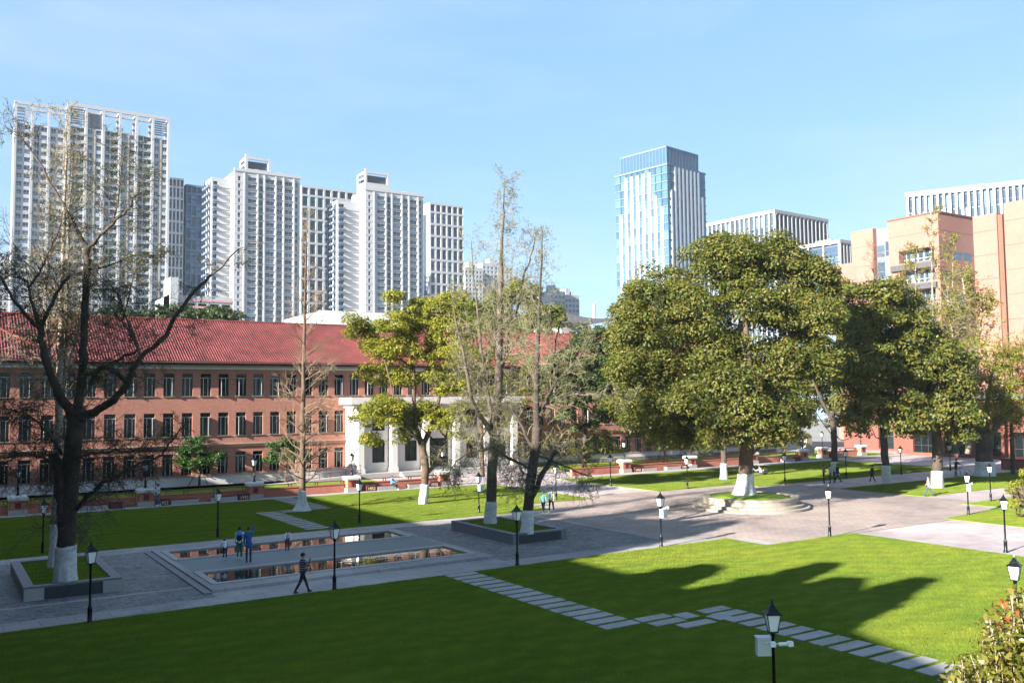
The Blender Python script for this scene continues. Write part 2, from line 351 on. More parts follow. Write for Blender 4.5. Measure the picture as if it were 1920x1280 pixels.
# ------------------------------------------------------------------ reflecting pools
water_m, nt, bs = nodes('pool_water'); bs.inputs['Base Color'].default_value = (.012, .014, .012, 1)
bs.inputs['Roughness'].default_value = .02; bs.inputs['IOR'].default_value = 1.7; bs.inputs['Specular IOR Level'].default_value = 1.0
g_ = nt.nodes.new('ShaderNodeNewGeometry'); bump(nt, bs, noise(nt, g_.outputs['Position'], 2.2, 3, .5, .6), .06, .04)
deck = thing('pool_terrace', 'raised granite terrace holding two long reflecting pools', 'terrace', (0, 0, 0))
b = MB(); X0, X1, Y0, Y1, ZT = 10.25, 24.45, 39.7, 52.25, .13
b.box(X0, PX0-.3, Y0, Y1, -.2, ZT); b.box(PX1+.3, X1, Y0, Y1, -.2, ZT)
b.box(PX0-.3, PX1+.3, Y0, NEARP[0]-.3, -.2, ZT); b.box(PX0-.3, PX1+.3, FARP[1]+.3, Y1, -.2, ZT)
b.build('deck_border', pale, deck)
b = MB(); b.box(PX0-.3, PX1+.3, NEARP[1]+.3, FARP[0]-.3, -.2, ZT); b.build('centre_deck', M('blue_grey_granite', (.15, .165, .165), .6, .12, 1, 30, .06), deck)
b = MB(); b.box(X0-.35, X0-.005, Y0-.2, Y1, -.2, .06); b.build('step', granite, deck)
for (ya, yb) in (NEARP, FARP):
    c = MB()
    for q in range(9):
        xa = PX0-.3+(PX1-PX0+.6)*q/9; xb = PX0-.3+(PX1-PX0+.6)*(q+1)/9-.008
        for (u0, u1) in ((ya-.3, ya), (yb, yb+.3)):
            d = MB(); d.box(xa, xb, u0, u1, -.45, ZT+.045); d.build('coping_stone', lightgranite, deck)
    for (xa, xb) in ((PX0-.3, PX0), (PX1, PX1+.3)):
        d = MB(); d.box(xa, xb, ya, yb, -.45, ZT+.043); d.build('coping_stone', lightgranite, deck)
    d = MB(); d.quad((PX0, ya, .105), (PX1, ya, .105), (PX1, yb, .105), (PX0, yb, .105)); struct(d.build('pool_water', water_m))

# ------------------------------------------------------------------ planters
def planter(x0, x1, y0, y1, label, front_dark):
    t = thing('stone_planter', label, 'planter', ((x0+x1)/2, (y0+y1)/2, 0), 0, None)
    hx, hy, H, T = (x1-x0)/2, (y1-y0)/2, .58, .38
    n = 6
    for s in (-1, 1):
        for k in range(n):
            a = -hy+2*hy*k/n; e = -hy+2*hy*(k+1)/n-.006
            b = MB(); b.box(min(s*hx, s*(hx-T)), max(s*hx, s*(hx-T)), a, e, 0, H-.08); b.build('side_block', granite if not (s == 1 and front_dark) else granite, t)
            b = MB(); b.box(min(s*(hx+.02), s*(hx-T)), max(s*(hx+.02), s*(hx-T)), a, e, H-.08, H); b.build('coping_slab', granite, t)
    for s in (-1, 1):
        yi, yo = sorted((s*(hy-T), s*hy))
        b = MB(); b.box(-hx+T, hx-T, yi, yo, 0, H-.08); b.build('end_panel', darkgranite if s == -1 else granite, t)
        b = MB(); b.box(-hx+T, hx-T, min(yi, s*(hy+.02)), max(yo, s*(hy+.02)), H-.08, H); b.build('coping_slab', granite, t)
    if front_dark:
        for s in (-1, 1):
            b = MB(); b.box(min(s*(hx+.004), s*(hx-.75)), max(s*(hx+.004), s*(hx-.75)), -hy-.025, -hy+.01, .0, H-.085); b.build('corner_block', lightgranite, t)
    b = MB(); b.box(-hx+T, hx-T, -hy+T, hy-T, 0, H-.07); b.build('turf', grass, t)
planter(3.4, 7.15, 42.5, 49.9, 'low granite planter of turf round the huge gnarled dark tree', True)
planter(27.5, 31.2, 42.7, 49.8, 'low dark granite planter holding two bare trees between pools and plaza', False)
# round planter with steps
RC = (50.9, 46.7)
t = thing('round_planter', 'round stepped pale stone planter under the great evergreen tree', 'planter', (*RC, 0))
def ring_block(r0, r1, z0, z1, n, name, mat, gap=.004, off=0):
    for k in range(n):
        a0 = 2*math.pi*(k+off)/n+gap/2; a1 = 2*math.pi*(k+1+off)/n-gap/2
        q = [a0+(a1-a0)*i/4 for i in range(5)]
        poly = [(r1*math.cos(a), r1*math.sin(a)) for a in q]+[(r0*math.cos(a), r0*math.sin(a)) for a in reversed(q)]
        b = MB(); b.prism(poly, z0, z1); b.build(name, mat, t)
ring_block(3.8, 4.2, 0, .17, 18, 'step_stone', beige); ring_block(3.38, 3.8, 0, .36, 18, 'step_stone', beige, off=.5)
ring_block(2.95, 3.38, 0, .72, 16, 'wall_stone', beige); ring_block(2.9, 3.43, .72, .84, 16, 'coping_stone', beige, off=.5)
b = MB(); b.lathe([(2.9, 0), (2.9, .78), (2.0, .9), (.8, .97), (0.01, 1.0)], 28); b.build('turf', grass, t, True)

# ================================================================== STREET LAMPS
def make_lamp(name, label, loc, group, hgt=3.0, box=0, cams=0, rz=.2):
    t = thing(name, label, 'lamp', loc, rz, group)
    if '_lamp' not in globals(): globals()['_lamp'] = {}
    C = globals()['_lamp']
    if hgt not in C:
        pole = MB(); hp = hgt-.82
        pole.lathe([(.12, 0), (.12, .06), (.085, .1), (.085, .5), (.095, .55), (.06, .62), (.045, .7), (.04, hp-.12), (.06, hp-.1), (.06, hp-.03), (.09, hp)], 12)
        cage = MB(); z0, z1, a0, a1 = hp, hp+.44, .10, .165
        cage.prism([(-a0-.015, -a0-.015), (a0+.015, -a0-.015), (a0+.015, a0+.015), (-a0-.015, a0+.015)], z0-.001, z0+.03)
        for sx in (-1, 1):
            for sy in (-1, 1): cage.tube([(sx*a0, sy*a0, z0+.02), (sx*a1, sy*a1, z1)], .013, 4)
        panes = []
        for k in range(4):
            p = MB(); ca, sa = math.cos(k*math.pi/2), math.sin(k*math.pi/2)
            R = lambda x, y, z: (x*ca-y*sa, x*sa+y*ca, z)
            i = .006
            p.quad(R(-a0+i, -a0+i, z0+.03), R(a0-i, -a0+i, z0+.03), R(a1-i, -a1+i, z1), R(-a1+i, -a1+i, z1))
            p.quad(R(-a1+i, -a1+i+.008, z1), R(a1-i, -a1+i+.008, z1), R(a0-i, -a0+i+.008, z0+.03), R(-a0+i, -a0+i+.008, z0+.03))
            panes.append(p.mesh('pane', lampglass))
        cap = MB(); cz = z1
        def sq(r, z): return [(-r, -r, z), (r, -r, z), (r, r, z), (-r, r, z)]
        prof = [(.185, cz), (.20, cz+.025), (.115, cz+.10), (.115, cz+.12), (.062, cz+.19), (.066, cz+.21), (.024, cz+.27), (.028, cz+.29), (.006, cz+.38)]
        n0 = 0
        for r, z in prof: cap.v += sq(r, z)
        cap.f.append((3, 2, 1, 0)); cap.m.append(0)
        for i in range(len(prof)-1):
            for k in range(4):
                k2 = (k+1) % 4; cap.f.append((i*4+k, i*4+k2, i*4+4+k2, i*4+4+k)); cap.m.append(0)
        C[hgt] = (pole.mesh('pole', iron, True), cage.mesh('lantern_frame', iron), panes, cap.mesh('lantern_cap', iron))
    P_, Cg, Ps, Cp = C[hgt]
    link('pole', P_, t); fr = link('lantern_frame', Cg, t); link('lantern_cap', Cp, t)
    for p in Ps: link('pane', p, fr)
    if box:
        b = MB(); bx = -.34 if cams == 2 else 0; b.box(-.05+bx, .33+bx, -.2-bx*.6, .03-bx*.6, hgt-1.42, hgt-.98); b.box(-.07+bx, .35+bx, -.22-bx*.6, .05-bx*.6, hgt-.98, hgt-.955); b.build('control_box', greybox, t)
    for c in range(cams):
        b = MB(); s = -1 if c else 1
        zz = hgt-1.12+.03*c if cams == 2 else hgt-.96
        b.bar((0, 0, zz), (s*.2, -.1, zz+.03), .02)
        b.tube([(s*.10, -.14, zz+.03), (s*(.36-.24*c), -.22-.14*c, zz+.06)], .05, 8); b.box(s*(.36-.24*c)-.06, s*(.36-.24*c)+.07, -.30-.14*c, -.16-.14*c, zz+.01, zz+.12)
        b.build('security_camera', whiteplastic, t)
    return t
L = 'black lantern post on the paved edge of the '
G1 = 'lantern posts along the lawns'
def lamp(px, py, label, **k): p = G(px, py); return make_lamp('lantern_post', label, (p[0], p[1], 0), G1, **k)
lamp(168, 1168, 'black lantern post on near lawn edge beside the gnarled tree planter')
lamp(627, 1106, 'black lantern post on lawn edge just past the striped-sweater walker')
lamp(970, 1060, 'black lantern post on lawn edge at the end of the stepping stones')
lamp(1240, 1025, 'lantern post with grey control box and camera at the dark plaza', box=1, cams=1)
lamp(1556, 1006, 'black lantern post at the lawn corner in front of round planter', rz=.5)
lamp(1886, 1035, 'black lantern post beside the pink cross path, box at its foot', rz=.6)
lamp(80, 1038, 'black lantern post on far lawn edge behind the gnarled tree')
lamp(408, 1008, 'black lantern post on far lawn edge before the round green tree')
lamp(674, 982, 'black lantern post on far lawn edge near the pool end')
lamp(898, 962, 'lantern post with grey box on lawn edge behind the bare tree planter', box=1)
lamp(1043, 938, 'black lantern post behind the walking couple')
lamp(1145, 911, 'black lantern post on back lawn beside the portico path')
lamp(1289, 916, 'black lantern post with small camera on back lawn front edge', cams=1)
lamp(1472, 908, 'black lantern post on the shaded lawn behind the round planter')
lamp(1587, 897, 'black lantern post beside the group of standing people')
lamp(1690, 889, 'black lantern post on the path between two whitewashed trunks')
lamp(1782, 882, 'black lantern post on path where the cyclist stands')
lamp(1816, 965, 'lantern post with grey box and camera on the sunny lawn by the cross path', box=1, cams=1, rz=.5)
lamp(1858, 940, 'black lantern post by the path edge beside the yellow-green bush', rz=.5)
p = G(1447, 1122, 3.0); make_lamp('lantern_post', 'close lantern post with two white security cameras and pale box', (p[0], p[1], 0), G1, box=1, cams=2, rz=-.57)
p = G(1901, 1038, 3.0); make_lamp('lantern_post', 'lantern post rising behind the leafy foreground shrub', (p[0], p[1], 0), G1, rz=.3)
# ================================================================== BRICK BUILDING
def facade(b, O, U, W, H, ops, depth, mw=0, mr=1, N=None):
    """wall sheet with real openings: O origin, U direction along, z up, ops (u0,u1,v0,v1)"""
    O = np.array(O, float); U = np.array(U, float); Z = np.array([0, 0, 1.])
    if N is None: N = np.cross(U, Z)
    us = sorted({0, W, *[round(o[0], 4) for o in ops], *[round(o[1], 4) for o in ops]})
    vs = sorted({0, H, *[round(o[2], 4) for o in ops], *[round(o[3], 4) for o in ops]})
    ui = {u: i for i, u in enumerate(us)}; vi = {v: i for i, v in enumerate(vs)}
    hole = np.zeros((len(us), len(vs)), bool)
    for u0, u1, v0, v1 in ops: hole[ui[round(u0, 4)]:ui[round(u1, 4)], vi[round(v0, 4)]:vi[round(v1, 4)]] = True
    P = lambda u, v, d=0: O+U*u+Z*v-N*d
    for j in range(len(vs)-1):
        i = 0
        while i < len(us)-1:
            if hole[i, j]: i += 1; continue
            k = i
            while k < len(us)-1 and not hole[k, j]: k += 1
            b.quad(P(us[i], vs[j]), P(us[k], vs[j]), P(us[k], vs[j+1]), P(us[i], vs[j+1]), mw); i = k
    for u0, u1, v0, v1 in ops:
        b.quad(P(u0, v0), P(u1, v0), P(u1, v0, depth), P(u0, v0, depth), mr); b.quad(P(u0, v1, depth), P(u1, v1, depth), P(u1, v1), P(u0, v1), mr)
        b.quad(P(u0, v0, depth), P(u0, v1, depth), P(u0, v1), P(u0, v0), mr); b.quad(P(u1, v0), P(u1, v1), P(u1, v1, depth), P(u1, v0, depth), mr)
def corrugated(b, e0, e1, r0, r1, pitch=.25, rows=18, m=0, amp=.095, clip=None):
    """barrel-tile slope between eave line e0-e1 and ridge line r0-r1 (numpy points)"""
    e0, e1, r0, r1 = map(lambda q: np.array(q, float), (e0, e1, r0, r1))
    L = np.linalg.norm(e1-e0); n = max(2, int(L/pitch)); ux = (e1-e0)/L
    up = (r0+r1)/2-(e0+e1)/2; up -= ux*(up@ux); nrm = np.cross(ux, up); nrm /= np.linalg.norm(nrm)
    prof = [(0, 0), (.13, .8), (.25, 1), (.37, .8), (.5, -.1)]
    us = [(k+a)/n for k in range(n) for a, _ in prof]+[1.0]; hs = [h for k in range(n) for _, h in prof]+[0]
    us = np.array(us); hs = np.array(hs); S_ = float(np.linalg.norm(up))
    V = []; F = []
    for j in range(rows):
        for t, lift in ((j/rows, .03), ((j+1)/rows, 0.0)):
            a = e0+(r0-e0)*t; c = e1+(r1-e1)*t; lo = ((a-e0)@ux)/L; hi = ((c-e0)@ux)/L
            uu = np.clip(us, lo, hi); base = e0[None]+ux[None]*(uu*L)[:, None]+up[None]*t
            V.append(base+nrm[None]*((hs*amp+lift)*((us >= lo) & (us <= hi)))[:, None])
    V = np.array(V); nr, nu = V.shape[:2]; off = len(b.v); b.v += [tuple(q) for q in V.reshape(-1, 3)]
    for j in range(nr-1):
        for i in range(nu-1):
            if us[i+1] <= 0: continue
            a = V[j, i]; c = V[j, i+1]; d = V[j+1, i+1]
            if abs(a[0]-c[0])+abs(a[1]-c[1]) < 1e-4 and abs(V[j+1, i][0]-d[0])+abs(V[j+1, i][1]-d[1]) < 1e-4: continue
            b.f.append((off+j*nu+i, off+j*nu+i+1, off+(j+1)*nu+i+1, off+(j+1)*nu+i)); b.m.append(m)

BX0, BX1, BY, BD = -11.0, 105.0, 91.0, 15.0
bld = thing('brick_building', 'long three-storey red brick building with red tiled roof and white portico', 'building', (0, BY, 0))
WX = [14.03+1.74*k for k in range(-14, 53)]
rows = [(1.1, 3.16), (4.82, 7.09), (8.72, 10.92)]
wins = []
for x in WX:
    if x < BX0+1 or x > BX1-1: continue
    for r, (z0, z1) in enumerate(rows):
        if r < 2 and 36.9 < x < 58.2: continue
        wins.append((x, z0, z1, r))
b = MB(); facade(b, (BX0, 0, .0), (1, 0, 0), BX1-BX0, 12.0, [(x-.5-BX0, x+.5-BX0, z0, z1) for x, z0, z1, r in wins], .24, 0, 1)
b.quad((BX0, BD, 0), (BX0, 0, 0), (BX0, 0, 12), (BX0, BD, 12)); b.quad((BX1, 0, 0), (BX1, BD, 0), (BX1, BD, 12), (BX1, 0, 12))
b.quad((BX1, BD, 0), (BX0, BD, 0), (BX0, BD, 12), (BX1, BD, 12)); b.build('wall', [redbrick, redbrick], bld)
def window_meshes(w, h):
    p = MB(); p.box(-w/2, w/2, .20, .23, 0, h); pane = p.mesh('window', winglass)
    frs = []
    for kind in range(3):
        f = MB(); t = .05
        for (a, c, z0, z1) in ((-w/2, -w/2+t, 0, h), (w/2-t, w/2, 0, h), (-w/2, w/2, 0, t), (-w/2, w/2, h-t, h)): f.box(a, c, .15, .20, z0, z1, 0)
        f.box(-w/2+t, w/2-t, .15, .19, h*.80, h*.80+.05, 1)
        for xx in (-w*.2, w*.24): f.box(xx-.022, xx+.022, .14, .19, t, h*.80, 1)
        if kind:
            # casement standing open towards the court
            an = math.radians(62 if kind == 1 else 78); hx = w/2-t if kind == 1 else -w*.2
            d = (math.cos(an)*(-1), -math.sin(an)); L_ = w*.42
            for z0, z1 in ((t, t+.045), (h*.80-.045, h*.80)): f.tube([(hx, .13, (z0+z1)/2), (hx+d[0]*L_, .13+d[1]*L_, (z0+z1)/2)], .022, 4, 1)
            for q in (0.02, 1): f.tube([(hx+d[0]*L_*q, .13+d[1]*L_*q, t), (hx+d[0]*L_*q, .13+d[1]*L_*q, h*.80)], .022, 4, 1)
            f.quad((hx, .13, t), (hx+d[0]*L_, .13+d[1]*L_, t), (hx+d[0]*L_, .13+d[1]*L_, h*.8), (hx, .13, h*.8), 2)
        frs.append(f.mesh('frame', [darkframe, paleframe, winglass]))
    s = MB(); s.box(-w/2-.1, w/2+.1, -.08, .14, -.09, 0.0); s.box(-w/2-.1, w/2+.1, -.1, -.08, -.05, 0.0); return pane, frs, s.mesh('sill', beige)
wm = {r: window_meshes(1.0, rows[r][1]-rows[r][0]) for r in range(3)}
for x, z0, z1, r in wins:
    pane, frs, sill = wm[r]
    o = link('window', pane, bld, (x, 0, z0)); link('frame', frs[random.choice((0, 0, 1, 0, 2))] if r else frs[0], o)
    if r: link('sill', sill, o, (0, 0, 0))
def band(name, mat, x0, x1, y, z0, z1, par=bld):
    q = MB(); q.box(x0, x1, y, -.001, z0, z1); return q.build(name, mat, par)
band('plinth', whitestone, BX0-.1, 37.4, -.14, .02, .86); band('plinth_cap', lightgranite, BX0-.1, 37.4, -.19, .86, .97)
band('plinth', whitestone, 57.6, BX1+.1, -.14, .42, .93); band('plinth_cap', lightgranite, 57.6, BX1+.1, -.19, .93, 1.04)
band('belt_course', M('brick_belt', (.40, .17, .10), .8, .15, 2, 30, .1), BX0-.1, BX1+.1, -.14, 3.72, 3.92); band('belt_course', beige, BX0-.1, BX1+.1, -.22, 3.92, 4.02)
band('cornice', M('cornice_stone', (.50, .47, .42), .75, .12, 1, 20, .06), BX0-.2, BX1+.2, -.30, 11.36, 11.56); band('cornice', lightgranite, BX0-.2, BX1+.2, -.42, 11.56, 11.76)
# rubble base stones at the right-hand base
b = MB()
for k in range(190):
    x = 60+k*.235
    for j in range(2):
        hh = .2; x0 = x+(.11 if j else 0); b.box(x0, x0+.235-.02-random.random()*.02, -.24-random.random()*.06, -.145, .0+j*hh, .0+j*hh+hh-.02)
stuff(b.build('rubble_base', stonebase, bld))
# roof
EZ, RZ, EY, RY = 12.05, 16.78, -1.0, 7.5
b = MB(); corrugated(b, (BX0-.9, EY, EZ), (BX1+.9, EY, EZ), (BX0+7.0, RY, RZ), (BX1-7.0, RY, RZ))
corrugated(b, (BX0-.9, 16, EZ), (BX0-.9, EY, EZ), (BX0+7, RY, RZ), (BX0+7, RY, RZ), rows=14, pitch=.4); corrugated(b, (BX1+.9, EY, EZ), (BX1+.9, 16, EZ), (BX1-7, RY, RZ), (BX1-7, RY, RZ), rows=14, pitch=.4)
b.quad((BX1+.9, 16, EZ), (BX0-.9, 16, EZ), (BX0+7, RY, RZ), (BX1-7, RY, RZ))
rf = stuff(b.build('roof', rooftile, bld))
b = MB(); b.box(BX0-.8, BX1+.8, EY+.06, 15.9, 11.93, 12.02); b.box(BX0-.9, BX1+.9, EY-.02, EY+.05, 11.86, 12.04); b.build('soffit', soffit, bld)
b = MB(); b.tube([(BX0+7, RY, RZ+.05), (BX1-7, RY, RZ+.05)], .16, 8)
for (x, xr) in ((BX0-.9, BX0+7), (BX1+.9, BX1-7)): b.tube([(x, EY, EZ+.06), (xr, RY, RZ+.06)], .14, 6)
b.tube([(9.8, EY+.02, EZ+.1), (2.8, RY-.6, RZ-.15)], .13, 6)
b.build('ridge_tiles', rooftile, rf)
for x in range(BX0.__int__()+1, int(BX1), 3):
    pass
gut = MB(); gut.tube([(BX0-.9, EY-.06, 11.98), (BX1+.9, EY-.06, 11.98)], .07, 6); gut.build('gutter', M('gutter_metal', (.13, .05, .05), .5, .1), bld)
# portico
por = MB(); PXA, PXB, PYF = 37.4, 57.6, -3.1
wops = [(39.6+3.85*k-PXA, 41.05+3.85*k-PXA, 1.5, 3.75) for k in (0, 1, 3, 4)]+[(46.2-PXA, 48.8-PXA, .75, 3.9)]+[(39.6+3.85*k-PXA, 41.05+3.85*k-PXA, 4.9, 7.0) for k in range(5)]
facade(por, (PXA, -2.0, .0), (1, 0, 0), PXB-PXA, 7.9, wops, .3, 0, 0)
por.quad((PXA, 0, 0), (PXA, -2.0, 0), (PXA, -2.0, 7.9), (PXA, 0, 7.9)); por.quad((PXB, -2.0, 0), (PXB, 0, 0), (PXB, 0, 7.9), (PXB, -2.0, 7.9))
por.build('portico_wall', whitestone, bld)
for k in range(6):
    x = 38.05+3.85*k-.05
    c = MB(); c.box(x-.42, x+.42, PYF+.2, -2.01, .5, .95); c.box(x-.34, x+.34, PYF+.28, -2.01, .95, 7.1); c.box(x-.42, x+.42, PYF+.2, -2.01, 7.1, 7.35); c.build('column', whitestone, bld)
c = MB(); c.box(PXA-.25, PXB+.25, PYF+.1, .0-.01, 7.38, 7.72); c.box(PXA-.75, PXB+.75, PYF-.35, -.012, 7.72, 8.45); c.build('entablature', whitestone, bld)
for u0, u1, v0, v1 in wops:
    q = MB(); q.box(PXA+u0, PXA+u1, -1.78, -1.74, v0, v1); o = q.build('window' if v0 > 1 else 'door', winglass, bld)
    f = MB()
    for (a, c2, z0, z1) in ((u0, u0+.06, v0, v1), (u1-.06, u1, v0, v1), (u0+.06, u1-.06, v1-.06, v1), ((u0+u1)/2-.03, (u0+u1)/2+.03, v0, v1-.06), (u0+.06, u1-.06, v0+(v1-v0)*.75, v0+(v1-v0)*.75+.05)): f.box(PXA+a, PXA+c2, -1.84, -1.785, z0, z1)
    f.build('frame', darkframe, o)
c = MB()
for i in range(4): c.box(42+.0*i, 53, PYF-1.0-.34*i, PYF-.65-.34*i-.002, 0, .5-.125*i)
c.build('steps', lightgranite, bld)
c = MB(); c.box(PXA-.2, PXB+.2, PYF-.65, -2.01, 0, .5); c.build('portico_platform', lightgranite, bld)
# ramp and its railing
c = MB(); n = len(c.v)
c.v += [(27, -4.6, 0), (37.2, -4.6, 0), (37.2, -4.6, .5), (27, -3.3, 0), (37.2, -3.3, 0), (37.2, -3.3, .5)]
for q in ((0, 1, 2), (5, 4, 3), (0, 2, 5, 3), (1, 4, 5, 2), (0, 3, 4, 1)): c.f.append(q); c.m.append(0)
rmp = thing('access_ramp', 'sloping stone ramp with steel handrail leading to the white portico', 'ramp', (0, BY, 0)); c.build('slope', lightgranite, rmp)
c = MB()
for yy in (-4.5,):
    for k in range(8):
        x = 29.5+k*1.1; z = .5*(x-27)/10.2; c.bar((x, yy, z), (x, yy, z+1.0), .025)
    for dz in (1.0, .55, .2): c.bar((29.2, yy, .11+dz), (37.3, yy, .5+dz), .028)
c.build('handrail', M('brown_steel', (.09, .03, .03), .5), rmp)

# ================================================================== LOW SEAT WALL, PILLARS, BENCHES
SWY = 75.6
def seat_wall(x0, x1, label, y=SWY, h=.74):
    t = thing('seat_wall', label, 'wall', ((x0+x1)/2, y, 0), 0, 'low brick seat walls between the pillars'); hw = (x1-x0)/2
    b = MB(); b.box(-hw, hw, 0, .36, .0, h); b.build('brick_wall', wallbrick, t)
    b = MB(); b.box(-hw, hw, -.05, .42, h, h+.06); b.build('wall_coping', M('red_sandstone', (.36, .12, .085), .8, .15, 2, 30, .1) if '_sw' not in globals() else globals()['_sw'], t)
    b = MB(); b.box(-hw, hw, .1, .26, h+.30, h+.36)
    n = int((x1-x0)/2.2)
    for k in range(n+1):
        xx = -hw+.15+(2*hw-.3)*k/n
        for e in (-.12, .12): b.box(xx+e-.03, xx+e+.03, .15, .21, h+.06, h+.30)
    b.build('rail', redrail, t)
_sw = M('red_sandstone_coping', (.36, .12, .085), .8, .15, 2, 30, .1)
def pillar(x, label, y=SWY, lamp_on=True, h=1.45):
    t = thing('brick_pillar', label, 'pillar', (x, y-.15, 0), 0, 'brick pillars along the seat wall')
    b = MB(); b.box(-.62, .62, -.5, .5, 0.03, .42); b.build('stone_base', lightgranite, t)
    b = MB(); b.box(-.52, .52, -.4, .4, .42, h-.36); b.build('brick_shaft', wallbrick, t)
    b = MB(); b.box(-.2, .2, -.425, -.40, .55, h-.48); b.build('niche_panel', redrail, t)
    b = MB()
    prof = [(.62, .5, h-.36), (.66, .54, h-.28), (.66, .54, h-.12), (.56, .44, h)]
    for rx, ry, z in prof: b.v += [(-rx, -ry, z), (rx, -ry, z), (rx, ry, z), (-rx, ry, z)]
    b.f.append((3, 2, 1, 0)); b.m.append(0); b.f.append((12, 13, 14, 15)); b.m.append(0)
    for i in range(3):
        for k in range(4): k2 = (k+1) % 4; b.f.append((i*4+k, i*4+k2, i*4+4+k2, i*4+4+k)); b.m.append(0)
    b.build('stone_cap', whitestone, t)
    if lamp_on: make_lamp('pillar_lantern', 'slim lantern standing on the '+label.split(' ', 1)[1] if False else label.replace('brick pillar', 'black lantern on the brick pillar'), (x, y-.15, h), 'lanterns on the brick pillars', hgt=2.15, rz=.2)
textcache = {}
def text_mesh(s, size, mat):
    cu = bpy.data.curves.new('numerals', 'FONT'); cu.body = s; cu.size = size; cu.align_x = 'CENTER'; cu.extrude = .008; cu.resolution_u = 2
    o = bpy.data.objects.new('numerals', cu); COL.objects.link(o)
    me = bpy.data.meshes.new_from_object(o.evaluated_get(bpy.context.evaluated_depsgraph_get())); me.materials.clear(); me.materials.append(mat)
    bpy.data.objects.remove(o); return me
cream = M('cream_letters', (.62, .52, .34), .7, .05)
def bench(x, label, flip, txt, y=SWY):
    t = thing('stone_bench', label, 'bench', (x, y-.42, 0), 0, 'stone benches against the seat wall')
    s = -1 if flip else 1
    b = MB(); b.box(-1.05, 1.05, -.30, .22, .06, .40); b.build('bench_block', lightgranite, t)
    b = MB(); b.box(-.98, .98, -.24, .22, .40, .46); b.build('seat_slab', redrail, t)
    xx = -s*1.62
    b = MB(); b.box(xx-.45, xx+.45, -.28, .2, .06, .56); pl = b.build('plaque_block', M('maroon_stone', (.09, .022, .022), .6, .2) if 'maroon' not in globals() else maroon, t)
    if not txt: return
    if txt not in textcache: textcache[txt] = text_mesh(txt, .36, cream)
    o = link('numerals', textcache[txt], pl, (xx, -.285, .15)); o.rotation_euler = (math.pi/2, 0, 0)
maroon = M('maroon_plaque', (.085, .022, .022), .6, .2)
xs = [5.5, 14.3, 22.9, 31.6, 40.8]
where = ['hidden behind the gnarled tree', 'beside the person in white sleeves', 'before the round-crowned street tree', 'at the ramp end of the portico', 'at the portico path corner']
for x, wh in zip(xs, where): pillar(x, 'brick pillar with white cap '+wh)
for i in range(4): seat_wall(xs[i]+.62, xs[i+1]-.62, 'low red brick wall with rail, stretch %s' % ('behind the gnarled tree', 'under the small round tree', 'behind the tall bare conifer', 'behind the seated person in blue')[i])
seat_wall(-12, 4.88, 'low red brick wall with rail at the shaded end')
xr = [63.5, 73.2, 83.4, 92.6]
wr = ['where the back lawn meets the path', 'amid the small street trees', 'behind the dark leaning trunk', 'behind the shaded lawn lantern']
for x, wh in zip(xr, wr): pillar(x, 'brick pillar with white cap '+wh, y=76.2)
for i in range(3): seat_wall(xr[i]+.62, xr[i+1]-.62, 'low red brick wall with rail %s' % ('along the back lawn', 'behind the great evergreen', 'behind people sitting on grass')[i], y=76.2)
seat_wall(56.5, 62.8, 'low red brick wall with rail starting at portico path', y=76.2)
for x, wh in ((98.2, 'beside the stone marker'), (106.2, 'at the far court')): pillar(x, 'brick pillar with white cap '+wh, y=77.6)
seat_wall(98.9, 105.5, 'short low brick wall with rail at the far court', y=77.6)
bench(17.2, 'pale stone bench with plaque behind the person in white sleeves', False, '1952')
bench(20.3, 'pale stone bench with plaque before the round-crowned street tree', True, '1955')
bench(10.5, 'pale stone bench in deep shade by the gnarled tree', True, '')
bench(34.9, 'pale stone bench with plaque where a person in blue sits', False, '1952')
bench(38.0, 'pale stone bench with plaque beside the portico path pillar', True, '1955')
bench(66.6, 'pale stone bench with plaque along the back lawn', False, '1952', 76.2)
bench(70.2, 'pale stone bench with plaque next to the street tree pillar', True, '1955', 76.2)
bench(89.4, 'pale stone bench behind people sitting on grass', True, '', 76.2)
bench(101.5, 'pale stone bench at the far court wall', False, '', 77.6)
# wing of the same building to the sunward side
wing = thing('brick_wing', 'neighbouring red brick wing whose ridge throws the long shadow', 'building', (0, 0, 0))
b = MB(); b.box(-22, -7.2, 6, 86, 0, 12); b.build('wall', redbrick, wing)
b = MB(); b.v += [(-22.6, 5.4, 12), (-6.5, 5.4, 12), (-6.5, 86.6, 12), (-22.6, 86.6, 12), (-14.5, 13, 16.75), (-14.5, 79, 16.75)]
for q in ((0, 1, 4), (1, 2, 5, 4), (2, 3, 5), (3, 0, 4, 5), (3, 2, 1, 0)): b.f.append(q); b.m.append(0)
b.build('roof', rooftile, wing)
# stone marker and brick planter by the far court
t = thing('stone_marker', 'small tan stone marker block on a white base', 'marker', G(1515, 852))
b = MB(); b.box(-.75, .75, -.5, .5, 0, 1.0); b.build('base', lightgranite, t); b = MB(); b.prism([(-.55, -.3), (.55, -.3), (.5, .3), (-.5, .3)], 1.0, 2.6); b.build('block', beige, t)
t = thing('brick_planter_box', 'long low brown brick planter box on the pink court', 'planter', (103.2, 50.5, 0))
b = MB(); b.box(-6, 6, -3, 3, 0, 1.05); b.build('brick_box', M('brown_red_cladding', (.20, .065, .05), .8, .15, 1, 15, .1), t); b = MB(); b.box(-6.1, 6.1, -3.1, 3.1, 1.05, 1.2); b.build('coping', redrail, t)
